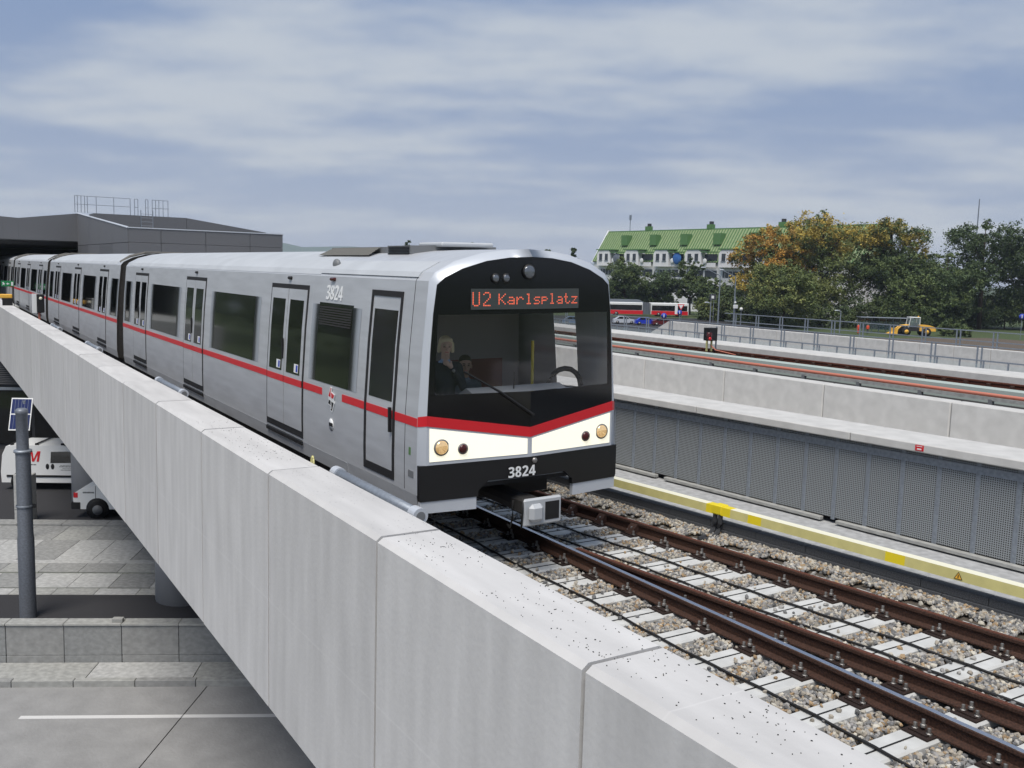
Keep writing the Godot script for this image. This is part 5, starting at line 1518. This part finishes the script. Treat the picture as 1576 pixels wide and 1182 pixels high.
func build_far_road() -> void:
	# articulated bus
	var dirb := Vector3(152.3 - 135.6, 0, -166.4 + 174.4).normalized()
	var t := thing("bus", "white and red articulated bus with grey bellows and roof pod", "bus", Vector3(143.6, G, -170.6))
	t.basis = Basis(dirb, Vector3.UP, dirb.cross(Vector3.UP))
	var st := S(); bev(st, Vector3(4.6, 1.75, 0), Vector3(9.0, 2.75, 2.5), 0.12); var b1 := part(st, "front_body", M.white, t)
	st = S(); bev(st, Vector3(-6.1, 1.75, 0), Vector3(8.6, 2.75, 2.5), 0.12); var b2 := part(st, "rear_body", M.white, t)
	for k in 6:
		st = S(); bx(st, Vector3(-1.6 + k * 0.26, 1.75, 0), Vector3(0.2, 2.7, 2.4 if k % 2 else 2.25)); part(st, "bellows_fold", M.lamp_post, t)
	for e in [[b1, 0.3, 8.7], [b2, -10.2, -2.0]]:
		for sg in [-1.0, 1.0]:
			st = S(); box(st, e[1], e[2], 1.35, 2.55, sg * 1.252, sg * 1.262); part(st, "window_band", M.dark_glass, e[0])
			st = S(); box(st, e[1] - 0.1, e[2] + 0.2, 0.42, 1.30, sg * 1.252, sg * 1.262); part(st, "red_band", M.red, e[0])
	st = S(); bx(st, Vector3(9.105, 1.95, 0), Vector3(0.02, 1.5, 2.2)); part(st, "windscreen", M.dark_glass, b1)
	st = S(); bx(st, Vector3(9.11, 2.95, 0), Vector3(0.02, 0.25, 1.6)); part(st, "route_display", M.black, b1)
	st = S(); prism(st, PackedVector2Array([Vector2(-10.3, 3.13), Vector2(-10.0, 3.75), Vector2(-2.6, 3.75), Vector2(-1.4, 3.13)]), -1.0, 1.0); part(st, "roof_pod", M.galv, t)
	for x in [7.0, 2.0, -8.0]:
		for sg in [-1.0, 1.0]:
			st = S(true); tube(st, [Vector3(x, 0.48, sg * 1.0), Vector3(x, 0.48, sg * 1.27)], 0.48, 18); var w := part(st, "wheel", M.tyre, t)
			st = S(true); tube(st, [Vector3(x, 0.48, sg * 1.27), Vector3(x, 0.48, sg * 1.28)], 0.26, 12); part(st, "rim", M.steel, w)
	small_car("silver car parked below the bus", Vector3(114.6, G, -143.4), PI * 0.83, M.frame_silver)
	small_car("bright blue car parked beside the silver one", Vector3(117.2, G, -140.0), PI * 0.83, mat(rgb(34, 60, 190), 0.3, 0.2))
	small_car("dark red car parked beside the blue one", Vector3(118.9, G, -137.0), PI * 0.83, mat(rgb(96, 30, 32), 0.3, 0.2))
	small_car("pale blue car parked alone behind the train", Vector3(102.5, G, -143.0), PI * 0.83, mat(rgb(120, 142, 172), 0.3, 0.3))
	sign_disc("road_sign", "round blue direction sign with white arrow beside the bus", Vector3(99.8, -2.65, -114.9), 0.45, M.blue, true)
	sign_disc("road_sign", "round blue sign under the give way triangle by the bus", Vector3(108.8, -2.45, -121.3), 0.40, M.blue, true)
	var y := thing("give_way_sign", "white give way triangle with red border in front of the bus", "sign", Vector3(109.3, G, -121.6))
	var yb := Basis.looking_at(Vector3(109, 0, -121).normalized())
	st = S(); tube(st, [Vector3(0.2, 0, -0.1), Vector3(0.2, 4.4, -0.1)], 0.05, 6); part(st, "post", M.galv, y)
	st = S(); prism(st, PackedVector2Array([Vector2(-0.6, 0.5), Vector2(0.6, 0.5), Vector2(0, -0.55)]), 0.0, 0.03, Transform3D(yb, Vector3(0, 4.15, 0))); var yf := part(st, "plate", M.red, y)
	st = S(); prism(st, PackedVector2Array([Vector2(-0.38, 0.38), Vector2(0.38, 0.38), Vector2(0, -0.3)]), 0.03, 0.04, Transform3D(yb, Vector3(0, 4.15, 0))); part(st, "plate_face", M.white, yf)
	st = S(); bx(st, Vector3(-0.75, 3.7, -0.3), Vector3(0.45, 1.5, 0.04), yb); part(st, "side_plate", M.white, y)
	lamp("street_lamp", "tall street lamp with long pale arm in front of the green roof", Vector3(107.3, 0, -110.6), 9.6, Vector3(-1.9, 1.0, -1.2))
	lamp("street_lamp", "tall street lamp with short curved arm beside the orange tree", Vector3(117.0, 0, -116.9), 9.5, Vector3(-1.7, 0.9, -1.1))
	lamp("street_lamp", "short street lamp with side arm beside the bus front", Vector3(120.3, 0, -126.0), 4.7, Vector3(-0.5, 0.1, -0.35))
	lamp("street_lamp", "short street lamp with side arm near the workers", Vector3(140.1, 0, -113.6), 3.9, Vector3(-0.5, 0.1, -0.35))
	lamp("globe_lamp", "globe lamp by the dark bushes near the tall street lamps", Vector3(139.6, 0, -137.5), 2.9, Vector3.ZERO)
	lamp("globe_lamp", "globe lamp on the lawn behind the yellow loader", Vector3(212.7, 0, -142.9), 3.1, Vector3.ZERO)
	lamp("globe_lamp", "globe lamp half hidden at the foot of the big autumn tree", Vector3(162.1, 0, -135.4), 3.6, Vector3.ZERO)
	var i := thing("info_sign", "square blue information sign on twin posts before the hedge", "sign", Vector3(124.2, G, -129.7))
	for x in [-0.35, 0.35]:
		st = S(); tube(st, [Vector3(x, 0, 0), Vector3(x, 6.3, 0)], 0.05, 6); part(st, "post", M.galv, i)
	var ib := Basis.looking_at(Vector3(124, 0, -130).normalized())
	st = S(); bx(st, Vector3(0, 5.7, 0), Vector3(1.2, 1.1, 0.06), ib); var ip := part(st, "plate", M.dark_wall, i)
	st = S(); bx(st, Vector3(0, 5.7, 0) + ib * Vector3(0, 0, 0.035), Vector3(0.5, 0.5, 0.01), ib); part(st, "symbol", M.white, ip)
	var cpole := thing("camera_pole", "slim pole with white camera box beside the street lamps", "pole", Vector3(116.7, G, -116.4))
	st = S(); tube(st, [Vector3.ZERO, Vector3(0, 6.2, 0)], 0.06, 6); part(st, "pole", M.galv, cpole)
	st = S(); bev(st, Vector3(0, 4.5, 0.1), Vector3(0.8, 0.6, 0.35), 0.03); part(st, "box", M.white, cpole)
	st = S(true); ball(st, Vector3(-0.1, 5.2, 0.1), Vector3(0.2, 0.15, 0.2), 8); part(st, "camera", M.white, cpole)
	sign_disc("road_sign", "round blue sign standing alone on the lawn", Vector3(162.7, -1.7, -93.5), 0.5, M.blue, true)
	# wheel loader
	var ld := Vector3(0.84, 0, 0.53)
	var w2 := thing("wheel_loader", "yellow wheel loader with white cab working by the shelter", "loader", Vector3(149.2, G, -105.3))
	w2.basis = Basis(ld, Vector3.UP, ld.cross(Vector3.UP))
	st = S(); prism(st, PackedVector2Array([Vector2(0.9, 0.9), Vector2(0.9, 2.0), Vector2(2.6, 1.95), Vector2(3.7, 1.6), Vector2(3.8, 0.9)]), -0.95, 0.95); part(st, "engine_hood", M.loader, w2)
	st = S(); bx(st, Vector3(-0.4, 1.15, 0), Vector3(2.6, 0.6, 1.5)); part(st, "chassis", M.under, w2)
	st = S(); bev(st, Vector3(0.1, 3.25, 0), Vector3(1.9, 0.14, 1.6), 0.04); var cabp := part(st, "cab_roof", M.white, w2)
	for x in [-0.75, 0.95]:
		for z in [-0.72, 0.72]:
			st = S(); bx(st, Vector3(x + (-0.12 if x < 0 else 0.0), 2.35, z), Vector3(0.1, 1.75, 0.08), Basis(Vector3.FORWARD, 0.14 if x < 0 else 0.0)); part(st, "cab_post", M.white, cabp)
	st = S(); bx(st, Vector3(0.1, 2.5, 0), Vector3(1.6, 1.4, 1.4)); part(st, "cab_glass", M.clear, cabp)
	st = S(); bx(st, Vector3(0.4, 1.9, 0), Vector3(0.5, 0.9, 0.6)); part(st, "seat", M.black, cabp)
	st = S(true); ball(st, Vector3(0.7, 3.42, 0.5), Vector3(0.14, 0.14, 0.14), 6); part(st, "beacon", M.loader, cabp)
	for x in [-1.5, 2.1]:
		for sg in [-1.0, 1.0]:
			st = S(true); tube(st, [Vector3(x, 0.75, sg * 0.75), Vector3(x, 0.75, sg * 1.25)], 0.75, 20); var wh := part(st, "wheel", M.tyre, w2)
			st = S(true); tube(st, [Vector3(x, 0.75, sg * 1.25), Vector3(x, 0.75, sg * 1.27)], 0.38, 14); part(st, "rim", M.loader, wh)
	for sg in [-0.5, 0.5]:
		st = S(); tube(st, [Vector3(-0.8, 1.9, sg), Vector3(-2.2, 1.7, sg), Vector3(-3.2, 0.8, sg)], 0.14, 6); part(st, "lift_arm", M.loader, w2)
	st = S(); prism(st, PackedVector2Array([Vector2(-3.1, 0.2), Vector2(-3.0, 1.2), Vector2(-3.3, 1.3), Vector2(-3.5, 0.6), Vector2(-4.3, 0.25), Vector2(-4.2, 0.15)]), -1.2, 1.2); part(st, "bucket", M.loader, w2)
	# shelter
	var sd := (Vector3(184.5, 0, -132.0) - Vector3(176.5, 0, -136.9)).normalized()
	var sh := thing("bus_shelter", "long glass and steel shelter behind the wheel loader", "shelter", Vector3(152.0, G, -113.2))
	sh.basis = Basis(sd, Vector3.UP, sd.cross(Vector3.UP))
	st = S(); bev(st, Vector3(0, 2.75, 0), Vector3(9.8, 0.14, 2.4), 0.03); part(st, "roof", M.galv, sh)
	for k in 8:
		st = S(); bx(st, Vector3(-4.7 + k * 1.34, 1.35, -0.9), Vector3(0.09, 2.7, 0.09)); part(st, "post", M.galv, sh)
		if k < 7:
			st = S(); box(st, -4.62 + k * 1.34, -3.48 + k * 1.34, 0.4, 2.0, -0.91, -0.89); part(st, "pane", M.clear, sh)
			st = S(); box(st, -4.62 + k * 1.34, -3.48 + k * 1.34, 2.05, 2.6, -0.91, -0.89); part(st, "top_pane", M.dark_glass, sh)
	small_person("person in orange work clothes standing left of the shelter, legs apart", Vector3(142.9, G, -111.8), 2.6, Color(0.75, 0.09, 0.04), Color(0.70, 0.09, 0.04))
	small_person("person in orange work clothes with dark trousers beside the other worker", Vector3(144.2, G, -110.8), 2.2, Color(0.78, 0.10, 0.04), Color(0.05, 0.05, 0.07))
	small_person("person in pale shirt walking on the lawn", Vector3(170.0, G, -111.7), 1.2, Color(0.45, 0.47, 0.55), Color(0.05, 0.06, 0.10))

# ---------------------------------------------------------------- houses
func build_houses() -> void:
	var A := Vector3(176, G, -236); var B := Vector3(182.0, G, -141)
	var d := (B - A).normalized()
	var t := thing("apartment_house", "long white apartment house with green metal roof and many dormers", "building", A)
	t.basis = Basis(d, Vector3.UP, d.cross(Vector3.UP))          # local x along the front, z towards us (-X world is +z?)
	var L := A.distance_to(B)
	var f := -1.0 if t.basis.z.x > 0 else 1.0                    # front side faces the track
	var st := S(); box(st, 0, L, 0, 13.6, 0, -f * 12.0); part(st, "wall", M.plaster, t)
	# mansard roof
	st = S(); prism(st, PackedVector2Array([Vector2(f * 0.5, 13.3), Vector2(-f * 5.5, 22.4), Vector2(-f * 6.5, 22.4), Vector2(-f * 12.5, 13.3)]), 0.0, L, Transform3D(Basis(Vector3(0, 0, 1), Vector3(0, 1, 0), Vector3(1, 0, 0)), Vector3.ZERO))
	var roof := part(st, "roof", M.roof_green, t)
	st = S(); box(st, -0.2, L + 0.2, 22.3, 22.6, -f * 5.4, -f * 6.6); part(st, "ridge", M.roof_green2, roof)
	var n := 96
	for i in n:
		var x := L * i / n
		st = S(); bx(st, Vector3(x, 17.85, -f * 2.45), Vector3(0.26, 0.22, 10.9), Basis(Vector3.RIGHT, f * 0.988)); part(st, "roof_seam", M.roof_green2, roof)
	# white gable with dark edge
	st = S(); prism(st, PackedVector2Array([Vector2(f * 0.6, 13.0), Vector2(-f * 5.6, 22.9), Vector2(-f * 6.4, 22.9), Vector2(-f * 12.6, 13.0)]), -0.6, 0.0, Transform3D(Basis(Vector3(0, 0, 1), Vector3(0, 1, 0), Vector3(1, 0, 0)), Vector3.ZERO)); part(st, "gable", M.plaster, t)
	var k := 0
	var x := 3.0
	while x < L - 8:
		# gabled bays that cut into the roof, with two windows; recessed balconies between
		st = S(); prism(st, PackedVector2Array([Vector2(x, 12.0), Vector2(x, 15.6), Vector2(x + 0.9, 16.6), Vector2(x + 5.1, 16.6), Vector2(x + 6.0, 15.6), Vector2(x + 6.0, 12.0)]), -1.5, 1.5, Transform3D(Basis(Vector3(1, 0, 0), Vector3(0, 1, 0), Vector3(0, 0, 1)), Vector3(0, 0, 0))); var dm := part(st, "dormer", M.plaster, t)
		st = S(); bx(st, Vector3(x + 3.0, 16.75, 0), Vector3(6.6, 0.3, 3.4)); part(st, "dormer_roof", M.roof_green2, dm)
		for wx in [1.2, 3.8]:
			st = S(); bx(st, Vector3(x + wx + 0.5, 14.6, f * 1.5), Vector3(1.3, 1.9, 0.1)); var w := part(st, "window", M.window, t)
			st = S(); bx(st, Vector3(x + wx + 0.5, 13.55, f * 1.55), Vector3(1.6, 0.12, 0.25)); part(st, "sill", M.galv, w)
		for fl in [2.0, 5.6, 9.2]:
			st = S(); bx(st, Vector3(x + 3.0, fl + 1.0, f * 0.03), Vector3(5.2, 1.7, 0.1)); var w3 := part(st, "window", M.window, t)
			for m in 3:
				st = S(); bx(st, Vector3(x + 1.2 + m * 1.3, fl + 1.0, f * 0.09), Vector3(0.12, 1.7, 0.06)); part(st, "frame", M.white, w3)
		# balcony between the bays
		st = S(); bx(st, Vector3(x + 8.4, 14.2, f * 0.25), Vector3(4.4, 2.6, 0.1)); var bl := part(st, "balcony_recess", M.window, t)
		st = S(); bx(st, Vector3(x + 8.4, 16.0, f * 0.9), Vector3(4.8, 0.25, 1.8)); part(st, "balcony_roof", M.roof_green2, bl)
		st = S(); bx(st, Vector3(x + 8.4, 12.6, f * 0.9), Vector3(4.6, 1.1, 0.12)); part(st, "balcony_front", M.plaster, bl)
		for fl in [5.6, 9.2]:
			st = S(); bx(st, Vector3(x + 8.4, fl + 1.0, f * 0.03), Vector3(4.2, 1.9, 0.1)); part(st, "window", M.window, t)
		var dsh := S(true); ball(dsh, Vector3(x + 7.2, 13.6, f * 1.3), Vector3(0.7, 0.7, 0.14), 8); part(dsh, "satellite_dish", M.white, t)
		if k % 2 == 0:
			dsh = S(true); ball(dsh, Vector3(x + 9.8, 10.6, f * 0.7), Vector3(0.7, 0.7, 0.14), 8); part(dsh, "satellite_dish", M.white, t)
		if k == 2:
			dsh = S(true); ball(dsh, Vector3(x + 9.0, 14.3, f * 1.2), Vector3(1.6, 1.7, 0.5), 10); part(dsh, "sunshade", M.awning, t)
		if k == 0:
			dsh = S(true); ball(dsh, Vector3(x + 8.6, 14.2, f * 1.2), Vector3(1.6, 1.5, 0.5), 10); part(dsh, "sunshade", M.lamp_post, t)
		# roof boxes and chimneys
		st = S(); bx(st, Vector3(x + 8.0, 19.6, -f * 3.0), Vector3(2.6, 3.0, 2.0)); part(st, "roof_hatch", M.roof_green2, roof)
		if k % 2 == 1:
			st = S(); bx(st, Vector3(x + 2.0, 23.0, -f * 6.0), Vector3(2.0, 1.5, 1.2)); var ch := part(st, "chimney", M.roof_green2, roof)
			st = S(); bx(st, Vector3(x + 2.2, 24.1, -f * 6.0), Vector3(0.9, 0.9, 0.8)); part(st, "flue", M.dark_wall, ch)
		k += 1
		x += 12.2
	st = S(); tube(st, [Vector3(9, 22.5, -f * 6), Vector3(9, 26.3, -f * 6)], 0.12, 5); bx(st, Vector3(9, 26.6, -f * 6), Vector3(0.7, 1.4, 0.3)); part(st, "aerial", M.galv, roof)
	var an := S(); tube(an, [Vector3(195, G, -123.7), Vector3(195, 22, -123.7)], [0.25, 0.12], 6)
	solo(an, "mast", M.galv, "thin grey mast rising behind the dark tree", "mast")

# ---------------------------------------------------------------- trees
func crown(parent: Node, lobes: Array, n: int, leaf: float, cols: Array, sd: int) -> void:
	var r := RandomNumberGenerator.new(); r.seed = sd
	var st := SurfaceTool.new(); st.begin(Mesh.PRIMITIVE_TRIANGLES)
	var vol := 0.0
	for l in lobes: vol += l[1].x * l[1].y * l[1].z
	for l in lobes:
		var cnt := int(n * l[1].x * l[1].y * l[1].z / vol)
		# clumps inside each lobe, leaves inside each clump
		var nc := maxi(6, cnt / 60)
		for c in nc:
			var dv := Vector3(r.randfn(), r.randfn(), r.randfn()).normalized() * pow(r.randf(), 0.4)
			var cc: Vector3 = l[0] + dv * (l[1] as Vector3)
			var cr: float = r.randf_range(0.09, 0.22) * (l[1].x + l[1].y) * 0.75
			var col: Color = cols[r.randi() % cols.size()] if r.randf() < 0.35 else l[2]
			for i in 60:
				var p: Vector3 = cc + Vector3(r.randfn(), r.randfn() * 0.75, r.randfn()) * cr * 0.55
				var nrm := (Vector3(r.randfn(), r.randfn() + 0.6, r.randfn())).normalized()
				var u := nrm.cross(Vector3(r.randfn(), r.randfn(), r.randfn())).normalized()
				var v := nrm.cross(u)
				var s := leaf * r.randf_range(0.6, 1.3)
				var k: Color = col * r.randf_range(0.75, 1.25); k.a = 1
				st.set_color(k)
				st.set_normal(nrm)
				for q in [p - u * s, p + v * s * 0.6, p + u * s, p - u * s, p + u * s, p - v * s * 0.6]: st.add_vertex(q)
	var a := st.commit()
	a.surface_set_material(0, M.leaf)
	inst(a, "crown", parent)

func tree(called: String, label: String, at: Vector3, h: float, w: float, c1: Color, c2: Color, n: int, bare: float, sd: int, top_col := Color(0, 0, 0, 0)) -> Node3D:
	var r := RandomNumberGenerator.new(); r.seed = sd
	var t := thing(called, label, "tree", at, "trees beyond the road")
	var st := S(true)
	var lean := Vector3(r.randf_range(-0.04, 0.04) * h, 0, r.randf_range(-0.04, 0.04) * h)
	tube(st, [Vector3.ZERO, Vector3(0, h * bare, 0) + lean * 0.4, Vector3(0, h * 0.6, 0) + lean, Vector3(0, h * 0.9, 0) + lean], [h * 0.022, h * 0.018, h * 0.011, h * 0.003], 8)
	var lobes := []
	for i in 14:
		var a := TAU * i / 7.0 + r.randf()
		var y := h * r.randf_range(bare + 0.16, 0.86)
		var sp := w * 0.36 * sqrt(maxf(0.08, 1.0 - pow((y / h - 0.55) / 0.5, 2.0)))
		var c := Vector3(cos(a) * sp, y, sin(a) * sp) + lean
		tube(st, [Vector3(0, y * 0.72, 0) + lean * 0.6, c.lerp(Vector3(0, y, 0), 0.4), c], [h * 0.009, h * 0.006, h * 0.002], 5)
		var rr := w * r.randf_range(0.20, 0.31)
		var col := c1.lerp(c2, r.randf())
		if top_col.a > 0 and y > h * 0.58: col = top_col.lerp(c1, r.randf() * 0.5)
		lobes.append([c, Vector3(rr, rr * 0.75, rr), col])
	lobes.append([Vector3(0, h * 0.9, 0) + lean, Vector3(w * 0.18, h * 0.10, w * 0.18), top_col if top_col.a > 0 else c2])
	lobes.append([Vector3(0, h * 0.62, 0) + lean, Vector3(w * 0.3, h * 0.2, w * 0.3), c1])
	part(st, "trunk", M.bark, t)
	crown(t, lobes, int(n * 2.7), 0.225, [c1, c2], sd + 1)
	return t

func build_trees() -> void:
	var gd := Color(0.065, 0.10, 0.038); var gm := Color(0.115, 0.155, 0.05); var gl := Color(0.18, 0.20, 0.06)
	var orange := Color(0.52, 0.27, 0.05); var ochre := Color(0.44, 0.32, 0.06)
	tree("broadleaf_tree", "dense green tree in front of the white house's left end", Vector3(147.0, G, -184.0), 14.0, 12.0, gd, gm, 9000, 0.06, 101)
	tree("broadleaf_tree", "dark rounded tree behind the bus roof", Vector3(155.5, G, -182.5), 9.8, 10.5, gd, gd * 1.2, 7000, 0.05, 102)
	tree("broadleaf_tree", "slender airy tree before the house's blue sunshade", Vector3(162.0, G, -177.0), 13.8, 7.0, gm, gd, 5000, 0.15, 103)
	tree("broadleaf_tree", "dark tree between the bus front and street lamp", Vector3(158.5, G, -165.0), 9.5, 10.0, gd, gm, 7000, 0.05, 104)
	tree("shrub", "low bright green bush beside the bus front", Vector3(148.0, G, -154.0), 4.0, 7.5, gl, gm, 3000, 0.02, 105)
	tree("broadleaf_tree", "tall tree with orange autumn leaves nearest the green roof", Vector3(150.5, G, -141.0), 20.5, 14.5, gm, ochre, 11000, 0.12, 106, orange)
	tree("broadleaf_tree", "broad green and ochre tree in the middle of the group", Vector3(160.0, G, -135.0), 23.5, 17.0, gm, gl, 14000, 0.10, 107, ochre)
	tree("broadleaf_tree", "ochre topped tree behind the wheel loader", Vector3(171.0, G, -126.5), 23.0, 15.0, gm, gd, 11000, 0.10, 108, ochre * 0.9)
	tree("broadleaf_tree", "bushy olive green tree with low crown near the globe lamp", Vector3(141.5, G, -128.5), 12.0, 12.5, gl, gm, 9000, 0.03, 109)
	tree("broadleaf_tree", "rounded dark green tree right behind the wheel loader", Vector3(170.0, G, -121.0), 15.5, 15.0, gd, gm, 12000, 0.04, 110)
	tree("broadleaf_tree", "dark open crowned tree with visible trunk on the lawn", Vector3(189.5, G, -118.0), 23.0, 17.0, gd * 0.8, gd, 9000, 0.30, 111)
	tree("broadleaf_tree", "dark tree behind the open crowned tree", Vector3(203.0, G, -116.0), 18.0, 14.0, gd * 0.8, gd, 9000, 0.06, 112)
	tree("broadleaf_tree", "dark green tree filling the gap left of the open crowned tree", Vector3(180.5, G, -120.5), 17.0, 13.0, gd, gm, 9000, 0.04, 115)
	tree("shrub", "low dark hedge bush at the back of the lawn", Vector3(196.0, G, -124.0), 8.0, 16.0, gd * 0.7, gd, 6000, 0.02, 113)
	tree("shrub", "low bush beside the wheel loader's rear wheel", Vector3(157.5, G, -102.5), 2.2, 5.0, gd, gm, 2500, 0.02, 114)
	var hx := [[150, -150, 6.5, 15], [147, -139, 5.5, 13], [156, -131, 6.0, 15], [166, -126, 5.0, 14], [178, -120, 6.0, 14], [186, -126, 9.0, 16], [199, -118, 9.0, 16], [208, -113, 8.0, 15], [157, -188, 6.5, 14], [163, -160, 7.5, 16]]
	var hl := ["dark hedge behind the bus front", "dark hedge at the foot of the orange tree", "dark hedge at the foot of the ochre tree", "dark hedge left of the shelter", "dark hedge behind the shelter roof", "tall dark hedge at the house's end", "tall dark hedge behind the dark tree's trunk", "tall dark hedge at the end of the lawn", "dark hedge behind the bus's middle", "dark hedge below the house windows"]
	for i in hx.size():
		tree("hedge", hl[i], Vector3(hx[i][0], G, hx[i][1]), hx[i][2], hx[i][3], gd * 0.8, gm * 0.8, 3500, 0.02, 500 + i)
	# dark conifers on the horizon behind the train roof
	var spots := [[Vector3(80, G, -200), 13.2], [Vector3(96, G, -201), 15.5], [Vector3(113, G, -200), 15.6], [Vector3(117, G, -202), 15.0], [Vector3(135, G, -200), 15.2], [Vector3(142, G, -199), 16.0], [Vector3(59, G, -200), 12.0]]
	for i in spots.size():
		var t := thing("conifer", "small dark conifer on the skyline above the train roof", "tree", spots[i][0], "dark trees on the skyline")
		var st := S(); tube(st, [Vector3.ZERO, Vector3(0, spots[i][1], 0)], [0.25, 0.04], 6); part(st, "trunk", M.bark, t)
		var lobes := []
		for k in 6:
			var y: float = spots[i][1] * (0.25 + 0.14 * k)
			lobes.append([Vector3(0, y, 0), Vector3(2.8 - k * 0.36, 1.3, 2.8 - k * 0.36), gd * 0.8])
		crown(t, lobes, 2200, 0.28, [gd, gd * 0.7], 300 + i)
	# row of field trees on the near side, which the train windows mirror
	for i in 9:
		tree("broadleaf_tree", "tree in the row along the field opposite the train windows", Vector3(-50 - 4 * (i % 2), G, -45 - i * 22.0), 17.0 + (i % 3), 24.0, gd, gm, 4000, 0.04, 400 + i)
